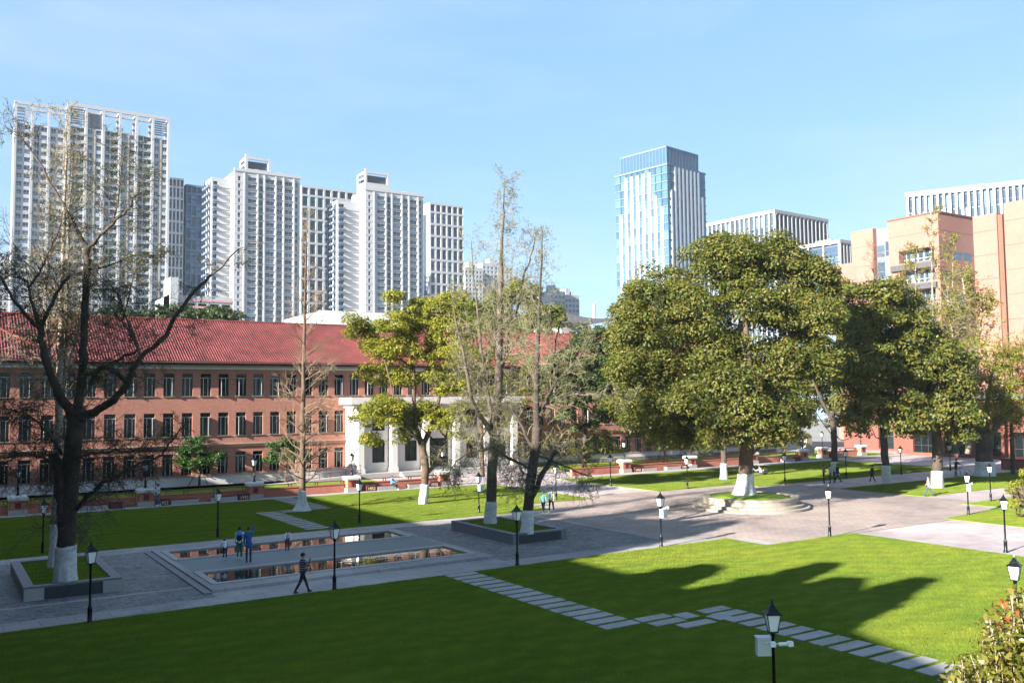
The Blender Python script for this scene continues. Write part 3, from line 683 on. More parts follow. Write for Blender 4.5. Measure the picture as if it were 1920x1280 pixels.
# ================================================================== TREES
def unit(v): v = np.array(v, float); return v/(np.linalg.norm(v)+1e-9)
def leaf_cloud(P, Nrm, size, jit=.5, asp=.55):
    """diamond leaves: P (n,3) centres, Nrm (n,3) facing, returns verts, faces"""
    n = len(P); Nrm = Nrm+rng.normal(0, jit, (n, 3)); Nrm /= np.linalg.norm(Nrm, axis=1)[:, None]+1e-9
    a = np.cross(Nrm, rng.normal(0, 1, (n, 3))); a /= np.linalg.norm(a, axis=1)[:, None]+1e-9; c = np.cross(Nrm, a)
    s = size*(.65+.7*rng.random(n))[:, None]
    V = np.stack([P-a*s*.5, P+c*s*asp*.5-a*s*.05, P+a*s*.5-Nrm*s*.12, P-c*s*asp*.5-a*s*.05], 1).reshape(-1, 3)
    return V, np.arange(n*4).reshape(-1, 4)
def clumps_to_leaves(C, R, per, size, flat=.8, jit=.55, upb=.5, inner=.35):
    """C (k,3), R (k,) clump balls -> leaf points on their outer shells"""
    k = len(C); idx = np.repeat(np.arange(k), per); n = len(idx)
    d = rng.normal(0, 1, (n, 3)); d /= np.linalg.norm(d, axis=1)[:, None]; d[:, 2] = np.where(d[:, 2] < -.35, -d[:, 2]*.6, d[:, 2])
    rr = np.where(rng.random(n) < inner, rng.random(n)**.5, .82+.26*rng.random(n))
    P = C[idx]+d*np.array([1, 1, flat])*(R[idx]*rr)[:, None]+rng.normal(0, .05, (n, 3))
    return leaf_cloud(P, d*1.0+np.array([0, 0, upb]), size, jit)
def lobe_clumps(lobes, n, rmin, rmax, shell=.75):
    """lobes: (centre, (rx,ry,rz)) -> clump centres near the lobe surfaces, none deep inside another lobe"""
    C = []; R = []; vol = np.array([l[1][0]*l[1][2] for l in lobes], float); pr = vol/vol.sum()
    tries = 0
    while len(C) < n and tries < n*12:
        tries += 1
        l = lobes[rng.choice(len(lobes), p=pr)]; d = rng.normal(0, 1, 3); d /= np.linalg.norm(d)
        if d[2] < -.5 and rng.random() < .6: continue
        q = np.array(l[0])+d*np.array(l[1])*(shell-.05+(1.18-shell)*rng.random()**1.3)
        deep = False
        for c2, r2 in lobes:
            e = (q-np.array(c2))/np.array(r2)
            if e@e < .36: deep = True; break
        if deep: continue
        C.append(q); R.append(rmin+(rmax-rmin)*rng.random())
    return np.array(C), np.array(R)
class Tree:
    """limbs drawn as points; each tree stands on its own base point with its own depth"""
    def __init__(s, name, label, base, group=None, cat='tree'):
        s.base = np.array(base, float); s.d0 = depth_of(base); s.root = thing(name, label, cat, base, 0, group)
        s.wood = MB(); s.twig = MB(); s.limbs = []; s.tips = []
    def at(s, px, py, off=0): return D(px, py, s.d0+off)-s.base
    def limb(s, pts, r0, r1, n=8, m=0, wob=.0):
        """pts: (px,py[,depth offset]) list -> smooth tapered limb"""
        P = [s.at(*q) if len(q) < 4 else np.array(q[:3]) for q in pts]; return s.limb3(P, r0, r1, n, m, wob)
    def limb3(s, P, r0, r1, n=8, m=0, wob=0.):
        P = [np.array(q, float) for q in P]; Q = []; k = 4
        for i in range(len(P)-1):
            p0, p1, p2, p3 = P[max(i-1, 0)], P[i], P[i+1], P[min(i+2, len(P)-1)]
            for j in range(k):
                t = j/k; Q.append(.5*((2*p1)+(-p0+p2)*t+(2*p0-5*p1+4*p2-p3)*t*t+(-p0+3*p1-3*p2+p3)*t**3))
        Q.append(P[-1])
        if wob:
            for i in range(1, len(Q)-1): Q[i] = Q[i]+rng.normal(0, wob, 3)
        L = len(Q); R = [r0+(r1-r0)*(i/(L-1))**.8 for i in range(L)]; jt = .05 if r0 > .26 else .10
        s.wood.tube(Q, [r*(1+jt*random.uniform(-1, 1)) for r in R], n, m); s.limbs.append((Q, R)); return Q
    def sprout(s, p, d, L, r, lvl, trop, curl=.22, kids=4, n=3, m=0, spread=.8, leafy=True):
        k = 4 if lvl > 1 else 3 if lvl else 2; pts = [np.array(p)]; d = unit(d)
        for i in range(k):
            d = unit(d+rng.normal(0, curl, 3)+np.array([0, 0, trop])); pts.append(pts[-1]+d*L/k)
        s.twig.tube(pts, [max(1.2*r*(1-.7*i/k), .0065) for i in range(k+1)], n if r < .05 else 5, m, cap=False)
        if lvl == 0:
            if leafy: s.tips += pts[1:]
            return
        for c in range(kids):
            t = .25+.75*(c+random.random())/kids; i = min(int(t*k), k-1); q = pts[i]+(pts[i+1]-pts[i])*(t*k-i)
            dd = unit(d*random.uniform(.5, 1.0)+rng.normal(0, spread, 3)*.8); s.sprout(q, dd, L*random.uniform(.38, .62), r*.55, lvl-1, trop, curl, kids, 3, m, spread, leafy)
    def sprouts_on(s, Q, R, n, L, r, lvl, trop, t0=.15, out=.8, **k):
        for c in range(n):
            t = t0+(1-t0)*(c+random.random())/n; x = t*(len(Q)-1); i = min(int(x), len(Q)-2); q = Q[i]+(Q[i+1]-Q[i])*(x-i)
            ax = unit(Q[i+1]-Q[i]); sd_ = rng.normal(0, 1, 3); sd_ = unit(sd_-ax*(sd_@ax)); dd = unit(sd_*out+ax*.55)
            LL = L*(1.15-.7*t)*random.uniform(.6, 1.25); s.sprout(q, dd, LL, min(r*(1.1-.5*t), R[i]*.6), lvl, trop, **k)
    def finish(s, wood, twig=None, crown=None, leafm=None, wash=None, buds=None):
        """wood/twig materials, crown leaves (verts, faces)"""
        s.wood.build('trunk', wood, s.root, True)
        if s.twig.v: stuff(s.twig.build('twigs', twig, s.root))
        if crown is not None: stuff(link('crown', np_mesh('crown', crown[0]-0, crown[1], leafm), s.root))
        if buds:
            n, size, mat = buds; T = np.array(s.tips); P = T[rng.integers(0, len(T), n)]+rng.normal(0, .05, (n, 3))
            V, F = leaf_cloud(P, rng.normal(0, 1, (n, 3)), size, .3); stuff(link('young_leaves', np_mesh('young_leaves', V, F, mat), s.root))
        if wash: wash_mesh(s, *wash).build('lime_wash', limewash, s.root, True)
        return s.root
def washed(base_r, top_r, h, flare=1.45, ribs=7): return (h, flare, ribs)
def wash_mesh(T, h, flare, ribs):
    """lime-washed foot that follows the trunk's own line, with root flare"""
    Q, R = T.limbs[0]; b = MB(); n = 24; rows_ = 10; zs = [q[2] for q in Q]
    for i in range(rows_+1):
        t = i/rows_; z = h*t; cx, cy = np.interp(z, zs, [q[0] for q in Q]), np.interp(z, zs, [q[1] for q in Q]); r = np.interp(z, zs, R)*1.09+.02; r *= 1+(flare-1)*(1-t)**2.6
        for k in range(n):
            a = 2*math.pi*k/n; rr = r*(1+.12*(1-t)**1.5*math.cos(ribs*a+1)+.02*math.sin(3*a)); b.v.append((cx+rr*math.cos(a), cy+rr*math.sin(a), z-.03+(.05*math.sin(5*a+ribs) if i == rows_ else 0)))
    for i in range(rows_):
        for k in range(n): k2 = (k+1) % n; b.f.append((i*n+k, i*n+k2, (i+1)*n+k2, (i+1)*n+k)); b.m.append(0)
    b.f.append(tuple(rows_*n+k for k in range(n))); b.m.append(0); return b
budm = leafmat('spring_buds', [(.16, .15, .02), (.22, .19, .03), (.13, .14, .02)], .4)
budgold = leafmat('golden_buds', [(.26, .16, .04), (.22, .15, .03), (.16, .14, .03)], .4)
greenbud = leafmat('green_buds', [(.10, .125, .014), (.15, .165, .02), (.07, .10, .012)], .4)
camphor = leafmat('olive_evergreen_leaves', [(.075, .098, .014), (.105, .125, .018), (.052, .074, .012), (.14, .138, .022), (.175, .115, .028)], .35)
limegreen = leafmat('yellow_green_leaves', [(.22, .225, .028), (.30, .275, .036), (.14, .165, .02), (.26, .225, .034)], .45)
deepgreen = leafmat('deep_green_leaves', [(.022, .062, .010), (.035, .085, .012), (.018, .05, .009)], .3)
darkgreen = leafmat('dark_evergreen_leaves', [(.03, .055, .010), (.045, .07, .012), (.022, .04, .008), (.06, .07, .014)], .28)

# ---- gnarled giant in the left-hand planter
T = Tree('gnarled_tree', 'huge gnarled dark bare tree with whitewashed foot in granite planter', G(122, 1090, .5))
trunk = T.limb([(122, 1092), (124, 1030, 0), (128, 960, 0), (133, 880, .1), (140, 820, .1), (146, 765, 0)], .39, .34, 14, wob=.02)
T.limb([(120, 1000, -.1), (116, 940, -.2), (108, 880, -.3), (100, 850, -.2)], .24, .2, 8, wob=.04)
LM = []
LM.append(T.limb([(140, 790, 0), (112, 735, -.5), (90, 690, -.9), (80, 640, -1.0), (75, 612, -1.0), (66, 585, -1.2)], 0.214, 0.095, 9, wob=.03))
LM.append(T.limb([(75, 615, -1), (50, 592, -1.6), (24, 560, -2.2), (2, 520, -2.6), (-20, 500, -3)], 0.101, 0.030, 6, wob=.03))
LM.append(T.limb([(66, 590, -1.2), (55, 550, -1), (50, 525, -.6), (20, 518, 0), (-10, 510, .5)], 0.071, 0.024, 6, wob=.02))
LM.append(T.limb([(52, 540, -1), (75, 510, -.6), (90, 475, -.4), (110, 430, 0), (118, 395, .3)], 0.060, 0.021, 6, wob=.02))
LM.append(T.limb([(78, 612, -1), (95, 572, -.6), (118, 530, -.2), (140, 513, .1), (160, 507, .2)], 0.095, 0.042, 7, wob=.02))
LM.append(T.limb([(146, 775, 0), (153, 700, .3), (157, 640, .4), (160, 560, .5), (163, 500, .5), (165, 465, .5)], 0.202, 0.119, 10, wob=.02))
LM.append(T.limb([(165, 468, .5), (148, 435, .6), (125, 395, .8), (95, 345, 1.0), (65, 290, 1.2), (40, 258, 1.3), (8, 238, 1.4)], 0.101, 0.021, 7, wob=.03))
LM.append(T.limb([(165, 466, .5), (190, 442, .2), (212, 418, 0), (240, 392, -.2), (258, 362, -.3), (272, 325, -.3)], 0.095, 0.021, 7, wob=.03))
LM.append(T.limb([(212, 420, 0), (222, 370, .3), (228, 320, .5), (236, 270, .6)], 0.042, 0.021, 5, wob=.02))
LM.append(T.limb([(163, 505, .5), (200, 500, 1), (250, 480, 1.5), (300, 478, 2)], 0.060, 0.021, 6, wob=.02))
LM.append(T.limb([(150, 785, 0), (185, 768, -.4), (215, 748, -.8), (243, 712, -1.2), (263, 672, -1.5), (310, 628, -1.8), (338, 580, -2), (376, 535, -2.2), (406, 508, -2.3), (448, 466, -2.5)], 0.202, 0.030, 9, wob=.03))
LM.append(T.limb([(240, 716, -1.2), (205, 690, -.4), (187, 692, 0), (170, 720, .2)], .12, .1, 6))
LM.append(T.limb([(187, 694, 0), (225, 672, -.6), (256, 655, -1), (235, 610, -1.2), (215, 590, -1.2)], 0.077, 0.024, 6, wob=.02))
LM.append(T.limb([(262, 672, -1.5), (252, 630, -.8), (232, 590, -.3), (226, 560, 0), (210, 540, .2)], 0.065, 0.024, 6, wob=.02))
LM.append(T.limb([(230, 600, -.3), (240, 560, .3), (250, 520, .6), (262, 490, 1)], 0.036, 0.021, 5, wob=.02))
LM.append(T.limb([(143, 955, -.2), (170, 926, -.7), (195, 904, -1.2), (225, 888, -1.6), (253, 874, -1.9), (300, 852, -2.3), (322, 826, -2.5), (345, 800, -2.6)], 0.119, 0.024, 7, wob=.04))
LM.append(T.limb([(135, 860, -.2), (190, 848, -.8), (240, 846, -1.4), (290, 845, -1.8)], 0.060, 0.021, 6, wob=.04))
LM.append(T.limb([(115, 850, -.3), (80, 800, -1), (45, 775, -1.4), (5, 765, -1.8)], 0.071, 0.024, 6, wob=.04))
LM.append(T.limb([(110, 880, -.3), (60, 850, -1), (20, 862, -1.4), (-15, 870, -1.8)], 0.060, 0.021, 6, wob=.04))
for i, (Q, R) in enumerate(T.limbs[2:]):
    big = R[0] > .25
    T.sprouts_on(Q, R, 30 if big else 23, 1.9 if i < 14 else 1.5, .018, 2, -.01, kids=5, curl=.28)
Q, R = T.limbs[0]; T.sprouts_on(Q, R, 60, 2.0, .017, 2, -.05, t0=.28, out=1.2, kids=5, curl=.38, leafy=False)
Q, R = T.limbs[1]; T.sprouts_on(Q, R, 34, 2.1, .017, 2, -.06, t0=.2, out=1.2, kids=5, curl=.38, leafy=False)
for Q, R in T.limbs[-4:]: T.sprouts_on(Q, R, 22, 1.6, .015, 2, -.12, kids=5, curl=.4, leafy=False)
twigdark = M('dark_twigs', (.050, .038, .028), .9, .3, 2, 10, 0); twigpale = M('pale_twigs', (.17, .145, .095), .9, .3, 2, 10, 0); twigbrown = M('brown_twigs', (.13, .09, .055), .9, .3, 2, 10, 0)
wz = washed(.46, .49, 1.55, 1.1, ribs=9)
T.finish(bark, twigdark, wash=wz, buds=(9000, .085, greenbud))

# ---- slender pale-stemmed tree behind it
T = Tree('slender_tree', 'tall slender pale-stemmed tree with golden buds behind the gnarled tree', G(103, 1063, .5))
a = T.limb([(103, 1065), (106, 960, .4), (110, 800, .8), (113, 640, 1), (118, 500, 1.1), (121, 380, 1.1), (124, 290, 1.1), (126, 212, 1.1)], .26, .02, 9, wob=.02)
c = T.limb([(109, 780, .8), (122, 690, 1.2), (126, 600, 1.4), (127, 520, 1.5), (130, 400, 1.5), (136, 300, 1.5)], .14, .02, 7, wob=.02)
e = T.limb([(110, 760, .8), (96, 700, .6), (92, 640, .4), (86, 560, .4), (80, 480, .4)], .10, .015, 6, wob=.02)
f = T.limb([(122, 700, 1.2), (142, 640, 1.6), (152, 590, 1.8), (158, 520, 2)], .08, .015, 6, wob=.02)
for Q, R in T.limbs: T.sprouts_on(Q, R, 60 if R[0] > .2 else 34, 1.9, .022, 2, .04, t0=.30, kids=5, curl=.2)
for k in range(26):    # pale drooping spray on the sunny side
    q = T.at(random.uniform(70, 108), random.uniform(690, 770), random.uniform(-.6, .6)); T.sprout(q, (-.8, -.3, random.uniform(-.1, .5)), random.uniform(1.0, 2.4), .018, 2, -.05, .25, 4, leafy=False)
T.finish(barkpale, twigpale, wash=washed(.28, .295, 1.95, 1.1), buds=(4200, .085, budgold))

# ---- straight bare conifer on the far lawn
T = Tree('bare_conifer', 'straight bare conifer with flared whitewashed foot on the far lawn', G(566, 958))
T.limb([(566, 960), (567, 900), (568, 800), (569, 700), (571, 600), (573, 500), (577, 395)], .29, .03, 12, wob=.01)
Q, R = T.limbs[0]
for k in range(84):
    t = .14+.86*k/84; x = t*(len(Q)-1); i = min(int(x), len(Q)-2); q = Q[i]+(Q[i+1]-Q[i])*(x-i); a = random.random()*6.28
    L_ = (3.6*(1-t)+.55)*random.uniform(.6, 1.15)*(1 if t > .3 else .75)
    T.sprout(q, (math.cos(a), math.sin(a), .25+.6*t), L_, .042*(1.15-t)+.008, 2, .05, .12, 5, 4, spread=.5)
T.finish(barkmid, twigbrown, wash=washed(.32, .315, 1.55, 2.2), buds=(900, .06, budgold))

# ---- two bare trees in the dark planter
T = Tree('bare_tree', 'tall bare tree with pale upper stems in dark planter, next to the plaza couple', G(920, 981, .5))
T.limb([(920, 983), (922, 900), (925, 850), (929, 800), (931, 760, 0)], .31, .32, 12, wob=.015)
T.limb([(930, 790, 0), (935, 700, .2), (937, 620, .3), (939, 540, .4), (941, 460, .4), (944, 400, .4), (946, 338, .4)], .33, .02, 9, wob=.015)
T.limb([(926, 820, 0), (905, 785, -.6), (885, 748, -1), (874, 690, -1.2), (864, 640, -1.4), (852, 590, -1.5), (850, 545, -1.5)], .19, .03, 7, wob=.02)
T.limb([(927, 800, 0), (916, 750, .6), (908, 700, 1), (901, 640, 1.2), (894, 570, 1.3), (888, 520, 1.3), (884, 450, 1.3)], .17, .02, 7, wob=.02)
T.limb([(931, 770, 0), (942, 690, 1), (955, 630, 1.4), (972, 570, 1.6), (981, 520, 1.7), (996, 480, 1.7), (1004, 440, 1.7)], .19, .02, 7, wob=.02)
T.limb([(934, 690, .2), (950, 668, -.4), (966, 640, -.6), (978, 625, -.7)], .10, .03, 6, wob=.02)
T.limb([(926, 840, 0), (880, 850, -.8), (850, 870, -1.2), (838, 900, -1.5)], .07, .02, 5, wob=.03)
T.limb([(918, 850, 0), (965, 862, -.8), (982, 890, -1)], .09, .06, 5, wob=.03)
for i, (Q, R) in enumerate(T.limbs[1:]): T.sprouts_on(Q, R, 56 if i == 0 else 26, 2.1, .018, 2, .05 if i < 5 else -.06, t0=.2, kids=5, curl=.24)
for k in range(60):
    q = T.at(random.uniform(850, 960), random.uniform(670, 860), random.uniform(-1.5, 1.5)); T.sprout(q, rng.normal(0, 1, 3), random.uniform(1, 2), .014, 2, -.03, .3, 4)
T.finish(bark if False else M('grey_brown_bark', (.10, .078, .06), .95, .5, 1.2, 16, .8), twigpale, wash=washed(.34, .355, 1.35, 1.1), buds=(13000, .085, greenbud))

T = Tree('bare_tree', 'bare tree with dark crooked low limb and long pale side branch in dark planter', G(988, 999, .5))
T.limb([(988, 1000), (991, 940), (997, 890), (1004, 840, .1), (1007, 800, .1)], .30, .27, 12, wob=.015)
T.limb([(1007, 810, .1), (1006, 740, .2), (1008, 660, .2), (1011, 580, .2), (1015, 500, .2), (1017, 432, .2)], .22, .02, 8, wob=.012)
T.limb([(990, 945, 0), (1012, 900, -.4), (1030, 868, -.7), (1040, 848, -.8), (1070, 832, -1)], .19, .10, 8, wob=.03)
T.limb([(1010, 790, .1), (1016, 765, .3), (1028, 755, .4), (1065, 742, .6), (1110, 734, .8), (1150, 740, 1), (1192, 746, 1.1)], .14, .03, 7, wob=.02)
T.limb([(1016, 765, .3), (1040, 720, 0), (1070, 690, -.2), (1096, 655, -.4), (1110, 618, -.5)], .12, .03, 6, wob=.02)
T.limb([(1012, 780, .1), (1030, 740, .8), (1036, 690, 1.2), (1042, 640, 1.3), (1052, 600, 1.4)], .15, .03, 6, wob=.02)
T.limb([(1004, 850, 0), (978, 800, .5), (960, 770, .8), (945, 760, 1)], .12, .04, 6, wob=.03)
T.limb([(1002, 880, 0), (960, 862, -.6), (940, 850, -.9), (925, 838, -1)], .09, .05, 6, wob=.03)
T.limb([(1005, 850, 0), (1050, 870, -.8), (1085, 885, -1.2), (1110, 892, -1.4)], .08, .03, 6, wob=.03)
for i, (Q, R) in enumerate(T.limbs[1:]): T.sprouts_on(Q, R, 44 if i == 0 else 20, 1.8, .017, 2, .03 if i in (0, 3, 4) else -.05, t0=.15, kids=5, curl=.27)
T.finish(M('black_brown_bark', (.05, .038, .03), .95, .5, 1.2, 16, .8), twigpale, wash=washed(.36, .38, 1.3, 1.1), buds=(8000, .08, greenbud))

# ---- generic leafy tree
def leafy(name, label, base, trunk, limbs, lobes, nclump, rmin, rmax, per, size, lmat, bmat, wash=None, group=None, flat=.8, upb=.5, twigs=0, inner=.18, push=0, boughs=26, ysq=1):
    T = Tree(name, label, base, group); T.limb(*trunk)
    for l in limbs: T.limb(*l)
    LB = [(T.at(px, py, off+push), (rx, ry*ysq, rz)) for (px, py, off, rx, ry, rz) in lobes]
    C, R = lobe_clumps(LB, nclump, rmin, rmax)
    V = clumps_to_leaves(C, R, per, size, flat, upb=upb, inner=inner)
    for q in C[rng.integers(0, len(C), min(boughs, len(C)))]:       # boughs reaching into the clumps
        Qs = T.limbs[rng.integers(0, len(T.limbs) if len(T.limbs) < 8 else 5)][0]; tr = Qs[int(len(Qs)*random.uniform(.5, .98))]; mid = tr*.45+q*.55+np.array([0, 0, -.6])+rng.normal(0, .3, 3)
        if np.linalg.norm(q-tr) < 7: T.limb3([tr, mid, q], .08, .015, 5, 0, .02)
    if twigs:
        for q in C[rng.integers(0, len(C), twigs)]: T.sprout(q, rng.normal(0, 1, 3)+np.array([0, 0, .3]), 1.4, .015, 1, .0, .3, 4)
    return T.finish(bmat, twigpale, V, lmat, wash)
# great evergreen on the round planter
leafy('evergreen_tree', 'great spreading olive-green evergreen tree on the round stepped planter', G(1396, 926, .95),
      ([(1396, 928), (1398, 890), (1400, 850), (1402, 810), (1404, 770)], .54, .50, 14, 0, .03),
      [([(1398, 850, 0), (1375, 815, -.6), (1345, 780, -1), (1310, 740, -1)], .3, .04, 8), ([(1402, 830, 0), (1430, 790, .4), (1470, 740, .8), (1500, 700, 1)], .3, .04, 8), ([(1403, 800, 0), (1405, 720, 0), (1400, 640, 0), (1395, 560, 0)], .5, .12, 8), ([(1400, 860, 0), (1440, 826, -.8), (1480, 800, -1.2), (1505, 800, -1.5)], .13, .03, 6)],
      [(1235, 560, -0.1, 2.26, 2.44, 2.20), (1350, 502, 0.3, 2.18, 2.35, 2.13), (1397, 482, 0.5, 1.72, 1.85, 1.67), (1465, 490, 1.0, 1.87, 2.02, 1.82), (1520, 530, 0.3, 1.72, 1.85, 1.67), (1198, 620, 0.9, 1.64, 1.76, 1.60), (1290, 600, -2.1, 2.26, 2.44, 2.20), (1400, 580, -0.6, 2.42, 2.60, 2.36), (1480, 600, 1.0, 2.18, 2.35, 2.13), (1188, 700, 0.0, 1.64, 1.76, 1.60), (1270, 700, 0.9, 2.26, 2.44, 2.20), (1360, 690, -1.8, 2.42, 2.60, 2.36), (1450, 700, -0.6, 2.26, 2.44, 2.20), (1215, 772, -1.4, 1.56, 1.68, 1.52), (1300, 780, -0.4, 1.79, 1.93, 1.75), (1385, 765, -0.2, 1.56, 1.68, 1.52), (1455, 775, -2.2, 1.56, 1.68, 1.52), (1345, 825, -1.5, 1.01, 1.09, 0.99), (1492, 802, -1.2, 1.17, 1.26, 1.14), (1255, 812, 0.9, 1.17, 1.26, 1.14), (1530, 680, 0.4, 1.72, 1.85, 1.67), (1545, 600, -1.7, 1.17, 1.26, 1.14), (1300, 835, 0.5, 0.86, 0.92, 0.84), (1430, 820, -1.7, 0.86, 0.92, 0.84), (1400, 762, -5.2, 1.5, 1.4, 1.1), (1350, 790, -5.0, 1.4, 1.3, 1.0), (1445, 790, -5.2, 1.4, 1.3, 1.0), (1305, 760, -4.6, 1.6, 1.4, 1.3), (1375, 725, -5.2, 1.6, 1.4, 1.3), (1330, 832, -4.6, .8, .8, .6), (1470, 815, -4.8, .9, .9, .6), (1420, 825, -5.0, .8, .8, .5)],
      880, .6, 1.4, 245, .235, camphor, barkmid, washed(.62, .64, 1.5, 1.5, ribs=8), 'evergreen trees', push=2.4, ysq=.78)
leafy('evergreen_tree', 'evergreen tree with dark leaning whitewashed trunk behind the great evergreen', G(1358, 899),
      ([(1358, 900), (1357, 860), (1356, 820), (1357, 780)], .29, .30, 10, 0, .02), [([(1357, 790, 0), (1330, 740, 0), (1300, 700, 0)], .2, .08, 6)],
      [(1205, 690, 0, 2.2, 2.5, 3.0), (1180, 620, .5, 1.6, 2, 3.2), (1290, 660, 1, 3, 3, 3.5), (1180, 760, .5, 1.8, 2, 1.8), (1200, 800, 0, 1.7, 2, 1.3), (1250, 720, .5, 2.6, 2.6, 2.6), (1240, 640, .5, 2.4, 2.4, 2.6), (1330, 740, 1, 2.6, 2.6, 2.6), (1270, 790, 0, 1.8, 1.8, 1.2)], 190, .9, 1.4, 260, .29, camphor, bark, washed(.32, .325, 1.6, 1.2), 'evergreen trees')
leafy('evergreen_tree', 'evergreen tree with whitewashed trunk where standing people gather', G(1565, 893),
      ([(1565, 894), (1565, 850), (1563, 810), (1560, 770)], .31, .30, 10, 0, .03), [([(1562, 790, 0), (1540, 750, 0), (1520, 700, 0)], .25, .08, 6)],
      [(1560, 680, 0, 3.2, 3.2, 3.6), (1590, 590, .5, 3.2, 3.2, 3.2), (1530, 760, -.6, 2.6, 2.6, 2.0), (1610, 700, 0, 2.8, 2.8, 3.0), (1600, 790, -.6, 1.9, 2, 1.6), (1560, 640, 2, 3, 3, 4)], 130, .95, 1.5, 320, .30, camphor, bark, washed(.34, .345, 1.5, 1.15), 'evergreen trees', push=1.5)
leafy('evergreen_tree', 'evergreen tree with slim brown and white trunk at the lawn edge', G(1663, 907),
      ([(1663, 908), (1660, 860), (1657, 820), (1655, 780)], .35, .30, 10, 0, .03), [([(1656, 800, 0), (1645, 760, -2.4), (1625, 715, -4.6)], .24, .08, 6), ([(1656, 800, 0), (1675, 750, -2.4), (1690, 700, -4.6)], .24, .08, 6), ([(1655, 782, 0), (1655, 730, -2.6), (1652, 660, -5)], .26, .08, 6)],
      [(1650, 640, 0, 3.0, 3.0, 3.4), (1620, 700, -.5, 2.6, 2.6, 2.6), (1680, 720, -.5, 2.9, 2.9, 2.5), (1645, 780, -1, 2.3, 2.3, 1.8), (1640, 575, .5, 2.6, 2.8, 2.0), (1690, 600, 1, 1.9, 2, 2.2)], 130, .9, 1.4, 320, .29, camphor, bark, washed(.38, .39, 1.7, 1.15), 'evergreen trees', push=-5.6)
leafy('evergreen_tree', 'evergreen tree with stout black and white trunk beside the walking woman', G(1757, 915),
      ([(1757, 916), (1757, 870), (1757, 830), (1755, 790)], .43, .42, 10, 0, .03), [([(1756, 810, 0), (1735, 770, 0), (1715, 740, 0)], .25, .08, 6), ([(1756, 810, 0), (1780, 770, 0), (1795, 750, 0)], .22, .08, 6)],
      [(1735, 715, 0, 3.0, 3, 2.6), (1775, 770, -.6, 2.0, 2, 1.9), (1715, 780, -.8, 2.2, 2.2, 1.7), (1760, 690, .6, 2.4, 2.4, 2.2), (1785, 815, -.8, 1.2, 1.2, 1.0), (1740, 650, .8, 1.7, 2, 1.8)], 115, .85, 1.3, 330, .28, camphor, bark, washed(.46, .475, 1.5, 1.12), 'evergreen trees', push=-1.0)
# yellow-green tree before the portico
leafy('yellow_green_tree', 'yellow-green tree with forked trunk and layered crown before the portico', G(794, 945),
      ([(794, 946), (796, 910), (798, 880), (794, 850), (790, 826)], .29, .31, 12, 0, .02),
      [([(792, 835, 0), (780, 800, -.3), (776, 760, -.4), (776, 700, -.4), (770, 660, -.4), (750, 620, -.5)], .26, .08, 8), ([(792, 835, 0), (806, 806, .4), (818, 770, .8), (826, 730, 1), (824, 690, 1)], .26, .08, 8), ([(798, 888, 0), (812, 875, .4), (822, 855, .7), (836, 820, 1), (842, 780, 1)], .2, .06, 7), ([(774, 700, -.4), (762, 680, -.8), (735, 672, -1.2), (710, 668, -1.4)], .12, .04, 6), ([(790, 830, 0), (776, 815, -.8), (755, 790, -1.2), (730, 780, -1.4)], .14, .04, 6)],
      [(742, 560, -0.8, 0.67, 0.67, 0.54), (786, 579, 0.1, 0.92, 0.92, 0.75), (832, 585, -0.4, 1.26, 1.26, 1.02), (857, 571, 0.3, 1.05, 1.05, 0.85), (682, 623, 0.4, 1.18, 1.18, 0.95), (663, 607, -1.4, 0.63, 0.63, 0.51), (737, 612, -1.6, 1.26, 1.26, 1.02), (775, 607, 1.1, 1.18, 1.18, 0.95), (753, 656, -0.8, 1.47, 1.47, 1.19), (715, 658, -0.9, 0.92, 0.92, 0.75), (819, 650, 1.6, 0.76, 0.76, 0.61), (813, 669, -0.1, 1.05, 1.05, 0.85), (723, 705, 1.1, 1.05, 1.05, 0.85), (687, 700, -0.1, 0.59, 0.59, 0.48), (761, 716, 0.4, 1.05, 1.05, 0.85), (728, 776, -1.1, 1.60, 1.60, 1.29), (682, 787, 0.4, 0.92, 0.92, 0.75), (696, 825, 1.2, 0.76, 0.76, 0.61), (764, 792, 0.1, 1.05, 1.05, 0.85), (797, 776, 0.8, 1.18, 1.18, 0.95), (753, 820, 0.5, 0.59, 0.59, 0.48), (832, 790, -1.4, 1.26, 1.26, 1.02), (846, 721, 0.8, 1.39, 1.39, 1.12), (808, 710, 0.3, 0.92, 0.92, 0.75), (846, 625, -0.6, 1.39, 1.39, 1.12), (860, 667, -1.5, 1.18, 1.18, 0.95), (873, 700, 1.2, 0.92, 0.92, 0.75), (700, 650, -0.1, 0.76, 0.76, 0.61), (800, 620, 0.7, 1.09, 1.09, 0.88)],
      560, .38, .82, 150, .18, limegreen, barkmid, washed(.32, .325, 1.55, 1.1), None, .75, .7, 20, boughs=9)
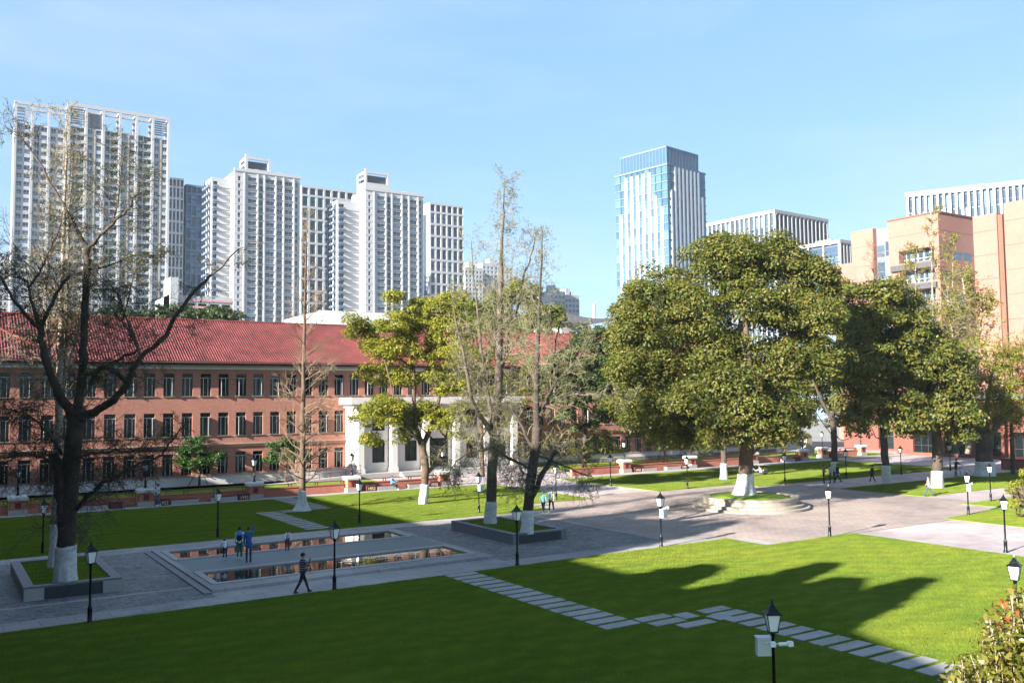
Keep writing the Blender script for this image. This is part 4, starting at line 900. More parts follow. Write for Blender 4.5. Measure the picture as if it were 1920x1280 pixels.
# dark evergreens in front of the far half of the building
leafy('dark_evergreen', 'dark evergreen tree standing in front of the brick building', (70.5, 82, 0),
      ([(1095, 880), (1097, 820), (1098, 760), (1100, 700)], .3, .2, 8), [],
      [(1095, 690, 0, 3.4, 3, 3.8), (1135, 720, -.5, 3.0, 2.6, 3.2), (1060, 740, 0, 2.8, 2.2, 2.8), (1145, 670, 1, 2.6, 2.2, 2.4), (1105, 645, .5, 2.2, 1.8, 2.0), (1100, 780, -.5, 3.0, 2.2, 1.8), (1050, 700, 0, 2.0, 2, 2.4), (1160, 770, 0, 2.2, 2, 2.0)], 200, .7, 1.1, 160, .34, darkgreen, bark)
leafy('olive_tree', 'airy olive-green tree screening the far half of the portico', (47.5, 79.5, 0),
      ([(905, 893), (904, 850), (903, 800), (905, 760)], .24, .18, 8), [([(904, 830, 0), (885, 780, 0), (875, 740, 0)], .12, .04, 6), ([(904, 820, 0), (930, 770, 0), (950, 730, 0)], .12, .04, 6)],
      [(900, 720, 0, 2.2, 2, 2.0), (870, 680, 0, 1.9, 1.8, 1.8), (935, 690, 0, 2.0, 1.8, 2.2), (880, 770, -.5, 1.8, 1.6, 1.3), (925, 770, -.5, 1.8, 1.6, 1.3), (860, 740, 0, 1.5, 1.5, 1.5), (965, 740, 0, 1.8, 1.8, 1.9), (900, 640, .5, 2.0, 1.8, 1.6), (980, 690, .5, 1.6, 1.6, 1.6), (945, 810, -.5, 1.2, 1.2, .9), (870, 815, -.5, 1.3, 1.2, .9)], 150, .4, .75, 130, .20, leafmat('olive_airy_leaves', [(.13, .14, .022), (.17, .17, .028), (.09, .11, .016), (.15, .13, .03)], .4), barkmid, twigs=60, inner=.4)
leafy('tall_evergreen', 'tall evergreen rising behind the bare planter trees', (72, 112, 0),
      ([(960, 760), (962, 700), (965, 640), (966, 580)], .35, .2, 8), [],
      [(965, 590, 0, 4.2, 4, 4.2), (940, 630, 0, 3.6, 3.5, 3.5), (1000, 610, 0, 3.4, 3.5, 3.4), (975, 555, 0, 2.4, 2.4, 2.0), (900, 610, 0, 3.5, 3, 3.0), (1030, 610, 0, 2.4, 2.4, 2.4)], 150, .8, 1.3, 220, .36, greenbud, bark)
# ordered small street trees by the building
def street_tree(px, py, label, crown_px, mat, r, staked=True, grp='young street trees by the building'):
    base = G(px, py); T = Tree('young_tree', label, base, grp)
    T.limb([(px, py), (px+1, py-18), (px, py-34)], .12, .10, 8); T.limb([(px, py-26), (px-14, py-42), (px-26, py-52)], .07, .03, 5); T.limb([(px, py-26), (px+16, py-42), (px+24, py-54)], .07, .03, 5)
    LB = [(T.at(cx, cy, o), (rr, rr, rr*.8)) for cx, cy, o, rr in crown_px]; C, R = lobe_clumps(LB, 46, .35*r, .55*r)
    V = clumps_to_leaves(C, R, 110, .22, .8)
    if staked:
        for a in (0.4, 2.5, 4.6): T.wood.bar((1.1*math.cos(a), 1.1*math.sin(a), 0), (.1*math.cos(a), .1*math.sin(a), 1.7), .035, 5, 0)
    return T.finish(barkmid, None, V, mat)
street_tree(373, 912, 'round-crowned deep green young tree propped by stakes by brick facade', [(370, 855, 0, 1.8), (350, 862, 0, 1.3), (392, 862, 0, 1.2), (370, 840, 0, 1.2)], deepgreen, 1.3)
street_tree(535, 905, 'dark green young tree beside the bare conifer, against the facade', [(530, 850, 0, 1.5), (512, 858, 0, 1.0), (550, 855, 0, 1.1), (535, 838, 0, 1.0)], deepgreen, 1.2)
street_tree(245, 915, 'dark green young tree half hidden by the gnarled tree limb', [(210, 875, 0, 1.5), (235, 880, 0, 1.2), (190, 882, 0, 1.2)], deepgreen, 1.2)
street_tree(1093, 880, 'olive young street tree in front of the ground-floor windows', [(1125, 835, 0, 1.6), (1095, 845, 0, 1.3), (1150, 840, 0, 1.3), (1120, 815, 0, 1.2)], camphor, 1.3)
street_tree(1245, 868, 'bright green young street tree by the rubble base', [(1240, 825, 0, 1.6), (1220, 835, 0, 1.2), (1262, 832, 0, 1.3), (1240, 806, 0, 1.1)], limegreen, 1.3)
street_tree(1470, 858, 'small round young tree near the end of the brick building', [(1478, 815, 0, 1.5), (1460, 825, 0, 1.2), (1498, 822, 0, 1.1)], camphor, 1.3)
# budding trees by the modern block
T = Tree('budding_tree', 'broad dark-trunked tree with feathery yellow-green sprays near the pink court', G(1845, 893), 'budding trees by the court' if False else None)
T.limb([(1845, 895), (1845, 860), (1845, 830), (1846, 806)], .80, .80, 12, wob=.05)
LB_ = [T.limb([(1846, 815), (1828, 780, -.3), (1815, 740, -.6), (1808, 700, -.8), (1806, 650, -.8)], .45, .08, 8, wob=.05), T.limb([(1848, 830), (1868, 800, -.2), (1890, 775, -.4), (1915, 760, -.6)], .42, .15, 8, wob=.05), T.limb([(1846, 810), (1850, 760, .4), (1858, 710, .6), (1868, 665, .8)], .4, .08, 8, wob=.05), T.limb([(1838, 820), (1812, 800, .4), (1790, 770, .6)], .25, .06, 6, wob=.05)]
for Q, R in T.limbs[1:]: T.sprouts_on(Q, R, 26, 2.6, .035, 2, -.02, kids=5, curl=.3)
for k in range(70):
    q = T.at(random.uniform(1800, 1915), random.uniform(630, 770), random.uniform(-2, 1.5)); T.sprout(q, (random.uniform(-.3, 1), random.uniform(-1, .3), random.uniform(-.5, .6)), random.uniform(1.2, 2.6), .03, 2, -.06, .25, 5)
T.finish(bark, greenbud, wash=washed(.86, .89, 1.5, 1.1), buds=(16000, .17, limegreen))
for (px, py, d, top, lab, w_) in ((1755, 705, 112, 398, 'tall budding yellow-green tree in front of the terracotta block corner', 1.0), (1815, 720, 104, 520, 'budding yellow-green tree under the terracotta pier', .9)):
    bp = D(px, py, d); bp = np.array([bp[0], bp[1], 0]); T = Tree('budding_tree', lab, bp, 'tall budding trees by the terracotta block')
    T.limb([(px, 850), (px, 760, 0), (px-4, 680, 0), (px-6, 560, 0), (px-10, top, 0)], .34, .03, 8, wob=.03)
    T.limb([(px-2, 720, 0), (px+18, 650, .5), (px+30, 560, .6), (px+34, top+50, .6)], .2, .03, 6, wob=.03); T.limb([(px-2, 700, 0), (px-26, 640, -.5), (px-38, 560, -.6), (px-36, top+70, -.6)], .2, .03, 6, wob=.03)
    for Q, R in T.limbs: T.sprouts_on(Q, R, 30, 3.2*w_, .045, 2, .05, t0=.3, kids=5, curl=.22)
    T.finish(barkpale, twigpale, buds=(11000, .20, budm))
for k, (px, base_y, d, top) in enumerate(((1640, 560, 118, 455), (1700, 560, 128, 470))):
    bp = D(px, base_y, d); bp = np.array([bp[0], bp[1], 0]); T = Tree('bare_sapling', 'bare brown tree silhouetted on the terracotta wall, '+('fuller crown' if k == 0 else 'thin forked crown'), bp, 'bare trees before the terracotta wall')
    T.limb([(px, 700), (px, 600), (px-2, 520), (px-4, top)], .22, .02, 7, wob=.02); Q, R = T.limbs[0]; T.sprouts_on(Q, R, 34-16*k, 3.0, .05, 2, .08, t0=.3, kids=4, curl=.2); T.finish(barkmid, twigbrown)
# reddish maple at the picture edge and the yellow-green bush
leafy('red_leaved_tree', 'tree with reddish new leaves beside the feathery budding tree', (97.5, 45.5, 0), ([(1900, 900), (1898, 840), (1896, 790), (1894, 740)], .25, .15, 8), [],
      [(1900, 715, 0, 2.6, 2.4, 2.2), (1890, 760, 0, 2.0, 2, 1.8), (1915, 680, .5, 2.6, 2.6, 1.8), (1905, 800, 0, 1.8, 1.8, 1.5)], 60, .5, .9, 130, .24, leafmat('reddish_leaves', [(.22, .05, .035), (.12, .10, .015), (.28, .09, .06), (.09, .09, .012)], .35), bark)
leafy('yellow_green_bush', 'yellow-green leafy bush overhanging the sunny lawn', (61.5, 30.8, 0), ([(1935, 985), (1930, 960), (1925, 940)], .1, .06, 6), [],
      [(1915, 920, 0, .9, .9, .75), (1925, 950, 0, 1.0, 1.0, .7), (1930, 900, 0, .8, .9, .6), (1945, 935, 0, 1.1, 1.1, 1.0)], 44, .22, .36, 120, .14, limegreen, barkmid)
# tree line behind the roof
for k, (px, py, d, r, lab) in enumerate(((235, 600, 150, 5.5, 'dark green tree crown behind the tiled roof by the tall slab'), (330, 592, 150, 5.0, 'dark green tree crown behind roof before the pink podium'), (415, 598, 150, 4.0, 'low dark green tree crown behind roof before the cream tower'), (870, 590, 140, 4.0, 'yellowish tree crown behind roof before the grid tower'))):
    bp = D(px, py, d); g0 = np.array([bp[0], bp[1], 0]); T = Tree('background_tree', lab, g0, 'trees behind the tiled roof'); T.limb3([(0, 0, 0), (.2, .1, bp[2]*.5), bp-g0], .4, .15, 7)
    C, R = lobe_clumps([(bp-g0+np.array([rng.normal(0, r*.5), rng.normal(0, 1), rng.normal(-1.0, .8)]), (r*.6, r*.6, r*.42)) for _ in range(6)], 70, .7, 1.2)
    T.finish(bark, None, clumps_to_leaves(C, R, 110, .42), darkgreen if k < 3 else limegreen)
# foreground shrub
bp = D(1900, 1170, 8.6); g0 = np.array([bp[0], bp[1], 0]); T = Tree('foreground_shrub', 'tall leafy shrub with olive and reddish leaves overlooking the lawn', g0, cat='shrub')
glossy = leafmat('glossy_shrub_leaves', [(.09, .10, .014), (.13, .12, .022), (.06, .075, .010), (.16, .14, .03), (.075, .06, .014)], .25, .35); redtip = leafmat('red_shoot_leaves', [(.26, .07, .02), (.22, .09, .025), (.16, .09, .02)], .35, .35)
T.limb3([(0, 0, 0), (.1, 0, 2), (0, .1, 4.2)], .12, .08, 8)
top = T.at(1905, 1190, 0)
pts = []; red = []
for k in range(300):
    px = random.uniform(1768, 1990); lim = 1278-(px-1765)*1.32 if px < 1890 else 1105
    py = random.uniform(lim, lim+130+60*random.random()); q = T.at(px, py, random.uniform(-.7, .9)); st = top*.55+np.array([0, 0, .2])+rng.normal(0, .25, 3)
    T.limb3([st, st*.4+q*.6+rng.normal(0, .08, 3), q], .006, .003, 4, 0, .012)
    ax = unit(q-st)
    for j in range(48):
        t = random.random(); c = q-ax*t*.5+rng.normal(0, .05, 3); (red if (py < lim+26 and px > 1868 and random.random() < .3) else pts).append(c)
T.finish(barkpale, None)
for P_, nm, mt_ in ((np.array(pts), 'leaves', glossy), (np.array(red), 'red_shoots', redtip)):
    V, F = leaf_cloud(P_, np.tile([-.2, -.3, .6], (len(P_), 1)), .068, .75, .45); stuff(link(nm, np_mesh(nm, V, F, mt_), T.root))
# trees outside the view on the sunward side: their tops throw the finger shadows on the lawn
wheres = ['nearest the terrace end', 'second along the wing', 'tallest, opposite the pool end', 'opposite the near pool', 'opposite the pool centre', 'opposite the planter', 'opposite the far pool', 'low one between two taller', 'broad one opposite the plaza', 'broad one opposite the far path', 'opposite the far lawn']
for k, (x, y, hgt, rad) in enumerate(((-4.5, 16.2, 16.7, 1.8), (-5.2, 20.8, 16.9, 1.7), (-5.4, 32.8, 20.0, 2.4), (-5.6, 34.8, 19.4, 3.2), (-5.6, 37.4, 18.6, 3.4), (-5.6, 40.8, 17.8, 3.4), (-5.6, 44.0, 17.2, 3.2), (-5.3, 24.6, 14.9, 3.2), (-5.6, 36, 19.0, 3.2), (-5.6, 39, 18.2, 3.4), (-5.2, 18.4, 15.9, 3.2))):
    T = Tree('conical_conifer', 'tall conical conifer in the row before the brick wing, '+wheres[k], (x, y, 0), 'conifers before the brick wing'); T.limb3([(0, 0, 0), (0, 0, hgt*.5), (0, 0, hgt*.98)], .3, .03, 7)
    zz = np.linspace(2.5, hgt-.4, 60); C = []; R = []
    for z in zz:
        rr = rad*(1-(z/hgt)**4)+.15
        for _ in range(4): a = random.random()*6.28; C.append((rr*.6*math.cos(a), rr*.6*math.sin(a), z)); R.append(.28+.4*rr)
    T.finish(bark, None, clumps_to_leaves(np.array(C), np.array(R), 34, .62), darkgreen)
# ================================================================== CITY BEHIND
tw_white = M('pale_tower_render', (.34, .345, .36), .8, .08, .05, 1.5, 0)
tw_cream = M('cream_tower_render', (.365, .365, .372), .8, .08, .05, 1.5, 0)
tw_grey = M('grey_tower_cladding', (.13, .145, .17), .7, .1, .05, 1.5, 0)
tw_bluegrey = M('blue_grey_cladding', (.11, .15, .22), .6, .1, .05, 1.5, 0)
tw_tan = M('tan_spandrel', (.33, .30, .25), .8, .1, .05, 1.5, 0)
tw_dark = M('dark_louvre', (.055, .065, .08), .6, .1, .05, 1.5, 0)
slabm = M('balcony_slab', (.40, .39, .385), .8, .08, .1, 2, 0)
cityglass = glass('city_window_glass', (.028, .046, .072), (.085, .135, .18), .12, .8)
tealglass = glass('balcony_glass', (.02, .045, .05), (.05, .10, .10), .12, .6)
blueglass = glass('blue_curtain_glass', (.035, .075, .115), (.07, .135, .18), .1, .6)
MAXW = 300
class Tower:
    """local frame: front along +x at y=0 facing -y, left flank at x=0 facing -x"""
    def __init__(s, name, label, loc, rz=0, group='towers behind the brick building'):
        s.root = thing(name, label, 'tower' if 'tower' in name else 'building', loc, rz, group); s.win = []; s.cache = {}
    def part(s, name, b, mat): return b.build(name, mat, s.root)
    def box(s, name, mat, *a): b = MB(); b.box(*a); return s.part(name, b, mat)
    def boxes(s, name, mat, L):
        if len(L) == 1: return s.box(name, mat, *L[0])
        big = sorted(L, key=lambda a: -((a[1]-a[0]+a[3]-a[2])*(a[5]-a[4])))
        for x0, x1, y0, y1, z0, z1 in big[:MAXW]:
            k = (name, mat.name, round(x1-x0, 3), round(y1-y0, 3), round(z1-z0, 3))
            if k not in s.cache: b = MB(); hx, hy = (x1-x0)/2, (y1-y0)/2; b.box(-hx, hx, -hy, hy, 0, z1-z0); s.cache[k] = b.mesh(name, mat)
            link(name, s.cache[k], s.root, ((x0+x1)/2, (y0+y1)/2, z0))
        if len(big) > MAXW:
            b = MB()
            for a in big[MAXW:]: b.box(*a)
            stuff(s.part(name, b, mat))
    def wall(s, name, mat, x0, y0, W, Dp, z0, z1, front=(), left=(), depth=.3, reveal=None):
        """block with window openings on the front and left flank"""
        b = MB(); facade(b, (x0, y0, z0), (1, 0, 0), W, z1-z0, [(a, c, e-z0, f-z0) for a, c, e, f in front], depth, 0, 1)
        facade(b, (x0, y0+Dp, z0), (0, -1, 0), Dp, z1-z0, [(Dp-c, Dp-a, e-z0, f-z0) for a, c, e, f in left], depth, 0, 1)
        b.quad((x0+W, y0, z0), (x0+W, y0+Dp, z0), (x0+W, y0+Dp, z1), (x0+W, y0, z1)); b.quad((x0+W, y0+Dp, z0), (x0, y0+Dp, z0), (x0, y0+Dp, z1), (x0+W, y0+Dp, z1))
        b.quad((x0, y0, z1), (x0+W, y0, z1), (x0+W, y0+Dp, z1), (x0, y0+Dp, z1)); s.part(name, b, [mat, reveal or mat])
    def pane(s, w, h, mat, mull, frame):
        k = (round(w, 2), round(h, 2), mat.name, mull)
        if k not in s.cache:
            b = MB(); b.box(-w/2, w/2, .0, .06, 0, h, 0); t = .09
            for i in range(1, mull): x = -w/2+w*i/mull; b.box(x-t/2, x+t/2, -.05, .0, 0, h, 1)
            b.box(-w/2, w/2, -.05, 0, h*.32-t/2, h*.32+t/2, 1); s.cache[k] = (b, b.mesh('window', [mat, frame]))
        return s.cache[k]
    def windows(s, L, mat, mull=2, frame=None, rz=0, depth=.25):
        """L: (x, y, z, w, h) centre-bottom on the wall plane"""
        frame = frame or paleframe
        for x, y, z, w, h in L: s.win.append((x, y, z, w, h, mat, mull, frame, rz, depth))
    def done(s):
        rest = MB(); rm = []
        def slot(mt):
            if mt not in rm: rm.append(mt)
            return rm.index(mt)
        for i, (x, y, z, w, h, mat, mull, frame, rz, dp) in enumerate(sorted(s.win, key=lambda q: (-round(q[3]*q[4], 1) if len(s.win) > MAXW else 0, -q[2]))):
            b, me = s.pane(w, h, mat, mull, frame); ca, sa = math.cos(rz), math.sin(rz)
            ox, oy = (-sa*dp)*1.0, ca*dp
            if i < MAXW: link('window', me, s.root, (x+ox, y+oy, z), rz)
            else:
                n = len(rest.v); rest.v += [(x+ox+vx*ca-vy*sa, y+oy+vx*sa+vy*ca, z+vz) for vx, vy, vz in b.v]
                rest.f += [tuple(n+q for q in f) for f in b.f]; rest.m += [slot(mat) if q == 0 else slot(frame) for q in b.m]
        if rest.v: stuff(rest.build('windows', rm, s.root))
def floors(z1, n, st, sill=.9, h=1.5): return [(z1-st*(i+1)+sill, h) for i in range(n)]

# ---- A: tall white slab pair
p0 = D(130, 192, 345); YA = p0[1]; xw = FY(317, 218, YA)[0]-p0[0]; H = p0[2]-9; x_left = FY(30, 198, YA+2)[0]-p0[0]
T = Tower('apartment_tower', 'tallest white slab tower with open roof frame and many balconies', (p0[0], YA, 0))
st = 3.08; nf = 36; bw = xw/6
ops = []; wl = []; bl = []
for k in range(6):
    xa = bw*k
    for i in range(nf):
        z = H-st*(i+1)
        if k % 2 == 0: ops += [(xa+.9, xa+bw*.38, z+.35, z+2.75), (xa+bw*.46, xa+bw-.7, z+.35, z+2.75)]; bl += [((xa+.9+xa+bw*.38)/2, z+.35, bw*.38-.9, 2.4), ((xa+bw*.46+xa+bw-.7)/2, z+.35, bw*.54-.7, 2.4)]
        else: ops += [(xa+.7, xa+bw*.36, z+.9, z+2.6), (xa+bw*.60, xa+bw-.7, z+.9, z+2.6)]; wl += [((xa+.7+xa+bw*.36)/2, z+.9, bw*.36-.7, 1.7), ((xa+bw*.60+xa+bw-.7)/2, z+.9, bw*.40-.7, 1.7)]
r4 = lambda L: [tuple(round(q, 3) for q in a) for a in L]
T.wall('main_slab', tw_white, 0, 0, xw, 16, 0, H, r4(ops), (), 1.2, tw_white)
T.windows([(x, 0, z, w, h) for x, z, w, h in wl], cityglass, 2, depth=.25); T.windows([(x, 0, z, w, h) for x, z, w, h in bl], tealglass, 2, depth=1.15)
T.boxes('balcony_rail', M('balcony_panel', (.30, .33, .34), .5, .1, .1, 1, 0), [(x-w/2, x+w/2, .12, .2, z, z+.8) for x, z, w, h in bl])
T.boxes('pier', tw_white, [(bw*k-.45, bw*k+.45, -.55, -.004, 0, H+8) for k in range(7)])
T.boxes('tan_strip', tw_tan, [(bw*k+bw*.42, bw*k+bw*.55, -.12, -.003, 0, H-.5) for k in (1, 3, 5)])
T.boxes('floor_band', tw_white, [(bw*k+.46, bw*(k+1)-.46, -.22, -.003, H-st*(i+1)-.15, H-st*(i+1)+.15) for k in range(6) for i in range(nf) if k % 2 == 0])
T.boxes('roof_frame', tw_white, [(-.5, xw+.5, -.55, .5, H+7.6, H+9)]+[(bw*k-.45, bw*k+.45, 6, 7, H, H+8) for k in range(7)]+[(-.5, xw+.5, 6, 7, H+7.6, H+8.6)]+[(bw*k-.4, bw*k+.4, .5, 6, H+7.7, H+8.5) for k in range(7)])
T.boxes('louvre', tw_grey, [(bw*k+.5, bw*k+bw-.5, 0, .3, H+1+.9*j, H+1.5+.9*j) for k in (0, 5) for j in range(7)]+[(bw+.5, 2*bw-.5, 0.3, .6, H, H+6)])
# lower left-hand partner
xl = x_left; W2 = -xl-1.0; H2 = D(30, 198, 345)[2]-9; b2 = W2/3
ops = []; wl = []
for k in range(3):
    for i in range(nf):
        z = H2-st*(i+1)
        for a, c in ((.8, .42), (.56, .9)):
            u0, u1 = b2*k+(.8 if a == .8 else b2*a), b2*k+b2*c; ops.append((u0, u1, z+.8, z+2.5)); wl.append((xl+(u0+u1)/2, 2, z+.8, u1-u0, 1.7))
T.wall('side_slab', tw_white, xl, 2, W2, 14, 0, H2, r4(ops), (), .8, tw_white); T.windows(wl, cityglass, 2, depth=.4)
T.boxes('pier', tw_white, [(xl+b2*k-.4, xl+b2*k+.4, 1.5, 1.997, 0, H2+7.5) for k in range(3)]); T.boxes('roof_frame', tw_white, [(xl-.4, -1, 1.5, 2.5, H2+7, H2+8.2), (xl-.4, -1, 8, 9, H2+7, H2+8)]+[(xl-.4, xl+.4, 2.5, 8, H2+7.1, H2+8)])
T.boxes('louvre', tw_white, [(xl+.5, xl+b2-.5, 2, 2.3, H2+.6+1.2*j, H2+1.2+1.2*j) for j in range(5)]); T.done()

# ---- cream point towers with roof lanterns
def cream_tower(px, py, pxr, d, label, ntop, topx0, topx1, topy, wing_px, wing_py, nf, st=3.0):
    p = D(px, py, d); W = FY(pxr, py+10, p[1])[0]-p[0]; H = p[2]; T = Tower('apartment_tower', label, (p[0], p[1], 0))
    ops = []; wl = []; cols = [(.05, .09, 1), (.20, .33, 2), (.36, .42, 3), (.47, .60, 2), (.64, .72, 2), (.76, .88, 2), (.92, .96, 1)]
    for i in range(nf):
        z = H-1.5-st*(i+1)
        for a, c, mu in cols:
            z0_ = z+(.25 if mu == 3 else .7); ops.append((W*a, W*c, z0_, z+2.55)); wl.append((W*(a+c)/2, 0, z0_, W*(c-a), z+2.55-z0_, mu))
    lw = [(3+3.4*j, 4.4+3.4*j, H-1.5-st*(i+1)+.8, H-1.5-st*(i+1)+2.2) for i in range(nf) for j in range(2)]
    T.wall('main_block', tw_cream, 0, 0, W, 15, 0, H, r4(ops), r4(lw), .5, tw_cream)
    for mu in (1, 2): T.windows([q[:5] for q in wl if q[5] == mu], cityglass, mu, depth=.3)
    T.windows([q[:5] for q in wl if q[5] == 3], tealglass, 1, tw_grey, depth=.45)
    T.windows([(0, (a+c)/2, z0, c-a, z1-z0) for a, c, z0, z1 in lw], cityglass, 1, rz=-math.pi/2, depth=.3)
    T.boxes('floor_line', tw_grey, [(-.05, W+.05, -.05, -.003, H-1.5-st*(i+1)-.04, H-1.5-st*(i+1)+.05) for i in range(nf)])
    T.boxes('vertical_pier', tw_cream, [(W*q-.28, W*q+.28, -.42, -.052, 0, H-.4) for q in (.145, .345, .445, .62, .74, .90)])
    T.boxes('bay_window_ledge', M('ledge', (.36, .33, .33), .8, .1, .1, 1, 0), [(W*a-.1, W*c+.1, -.36, -.055, H-1.5-st*(i+1)+.5, H-1.5-st*(i+1)+.66) for i in range(nf) for a, c, mu in cols if mu == 2])
    T.boxes('air_conditioner', tw_grey, [(W*.335, W*.335+.8, -.65, -.146, H-1.5-st*(i+1)+.75, H-1.5-st*(i+1)+1.35) for i in range(nf) if i % 3]+[(W*.61, W*.61+.8, -.65, -.146, H-1.5-st*(i+1)+.75, H-1.5-st*(i+1)+1.35) for i in range(nf) if i % 4 != 1])
    T.boxes('parapet', tw_cream, [(-.3, W+.3, -.3, .3, H+.003, H+1.2), (W*.3, W*.36, .4, 12, H, H+1.8), (W*.66, W*.72, .4, 12, H, H+1.6)])
    a, c = FY(topx0, topy, p[1])[0]-p[0], FY(topx1, topy, p[1])[0]-p[0]; zt = FY(topx0, topy, p[1])[2]
    T.box('lantern_block', tw_cream, a, c, .35, 9, H+.01, zt-6)
    T.boxes('lantern_frame', tw_cream, [(a, a+1, .35, 1.3, zt-6, zt), (c-1, c, .35, 1.3, zt-6, zt-.8), (a, a+1, 8, 9, zt-6, zt-1.5), (c-1, c, 8, 9, zt-6, zt-1.5), (a+1, c-1, .35, 1.2, zt-2, zt-1), (a, a+.9, 1.3, 8, zt-2.2, zt-1.2), (a, a+.9, 1.3, 8, zt-4.4, zt-3.8)])
    T.box('lantern_core', tw_dark, a+1.2, c-1.2, 1.6, 7.5, zt-6, zt-2.6)
    # stepped flank set back on the left with balconies in blue-grey for their shade
    q = FY(wing_px, wing_py, p[1]+6); xw_ = q[0]-p[0]; zw = q[2]; Ww = -xw_
    bx = [(xw_*.98, xw_*.42, z, z+st) for z in ()]
    lo = [(1.2+3.6*j, 3.6+3.6*j, zw-1-st*(i+1)+.3, zw-1-st*(i+1)+2.6) for i in range(nf) for j in range(3)]
    fo = [(Ww*.08, Ww*.30, zw-1-st*(i+1)+.3, zw-1-st*(i+1)+2.5) for i in range(nf)]
    T.wall('set_back_block', tw_cream, xw_, 6, Ww-.05, 12, 0, zw, r4(fo), r4(lo), .9, tw_grey)
    T.windows([(xw_+(a+c)/2, 6, z0, c-a, z1-z0) for a, c, z0, z1 in fo], tealglass, 2, depth=.8); T.windows([(xw_, 6+(a+c)/2, z0, c-a, z1-z0) for a, c, z0, z1 in lo], tealglass, 2, rz=-math.pi/2, depth=.8)
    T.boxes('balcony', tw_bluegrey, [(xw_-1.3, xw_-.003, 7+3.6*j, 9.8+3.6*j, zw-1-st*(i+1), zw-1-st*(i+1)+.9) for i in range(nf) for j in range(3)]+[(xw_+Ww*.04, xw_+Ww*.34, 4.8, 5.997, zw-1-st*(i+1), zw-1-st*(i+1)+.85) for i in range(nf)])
    T.boxes('floor_band', tw_grey, [(xw_+Ww*.36, -.06, 5.86, 5.997, zw-1-st*(i+1), zw-1-st*(i+1)+.12) for i in range(nf)])
    T.done()
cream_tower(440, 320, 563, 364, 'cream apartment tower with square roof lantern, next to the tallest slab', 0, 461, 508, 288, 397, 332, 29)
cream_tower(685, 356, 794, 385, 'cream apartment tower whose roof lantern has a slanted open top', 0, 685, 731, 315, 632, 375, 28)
# ---- grid towers behind
def grid_tower(px, py, pxr, d, label, cols, nf2, wallm, glassm, dark_left=0):
    p = D(px, py, d); W = FY(pxr, py+5, p[1])[0]-p[0]; H = p[2]; T = Tower('grid_tower', label, (p[0], p[1], 0)); st = 6.1
    ops = []; wl = []; cw = W/cols
    for k in range(cols):
        for i in range(nf2):
            z = H-5.2-st*(i+1); u0, u1 = cw*k+cw*.17, cw*(k+1)-cw*.12; ops.append((u0, u1, z+.9, z+st-.2)); wl.append(((u0+u1)/2, 0, z+.9, u1-u0, st-1.1))
        ops.append((cw*k+cw*.15, cw*(k+1)-cw*.1, H-4.4, H-1.0))
    T.wall('grid_frame', wallm, 0, 0, W, 18, 0, H, r4(ops), (), .9, wallm); T.windows(wl, glassm, 2, tw_dark, depth=.75)
    T.boxes('roof_louvre', tw_dark, [(cw*k+cw*.15, cw*(k+1)-cw*.1, .6, .8, H-4.4, H-1.0) for k in range(cols)])
    T.boxes('floor_spandrel', tw_dark, [(cw*k+cw*.17, cw*(k+1)-cw*.12, .45, .6, H-5.2-st*(i+1)+3.1, H-5.2-st*(i+1)+3.9) for k in range(cols) for i in range(nf2)])
    if dark_left: T.box('side_link', tw_bluegrey, -dark_left, -.01, 4, 18, 0, H-6)  # side link in darker blue-grey cladding
    T.done()
grid_tower(317, 332, 345, 470, 'narrow dark glass grid tower just behind the tallest slab', 4, 10, tw_grey, cityglass)
grid_tower(349, 345, 399, 478, 'dark blue glass grid tower beside the narrow one', 5, 10, tw_bluegrey, cityglass)
grid_tower(565, 347, 690, 455, 'white grid tower standing between the two cream towers', 9, 12, tw_white, tealglass)
grid_tower(806, 379, 869, 455, 'white grid tower at the end of the row over the yellow-green tree', 6, 11, tw_white, cityglass, 5)
# ---- far pale blocks
def pale_block(px, py, pxr, d, label, cols, nf, name='far_apartment_block', mat=tw_white, dp=14, st=3.1):
    p = D(px, py, d); W = FY(pxr, py+3, p[1])[0]-p[0]; H = p[2]; T = Tower(name, label, (p[0], p[1], 0)); cw = W/cols
    ops = [(cw*k+cw*.2, cw*(k+1)-cw*.2, H-2-st*(i+1)+.8, H-2-st*(i+1)+2.4) for k in range(cols) for i in range(nf)]
    T.wall('wall', mat, 0, 0, W, dp, 0, H, r4(ops), (), .5, mat); T.windows([((a+c)/2, 0, z0, c-a, z1-z0) for a, c, z0, z1 in ops], cityglass, 2, depth=.35)
    T.boxes('roof_hut', mat, [(W*.3, W*.55, 3, 9, H, H+4), (W*.7, W*.8, 3, 8, H, H+2.5)]); T.done()
pale_block(872, 500, 905, 640, 'pale distant apartment block seen through bare branches', 5, 12)
pale_block(905, 492, 962, 660, 'wider pale distant apartment block behind the tall bare tree', 8, 12)
pale_block(1032, 545, 1060, 520, 'distant white stepped block, taller half with roof hut', 4, 12)
pale_block(1058, 552, 1086, 540, 'distant white stepped block, lower ribbed half', 4, 11)
pale_block(-25, 480, 24, 420, 'pale block beyond the tallest slab at its shaded flank', 6, 12)

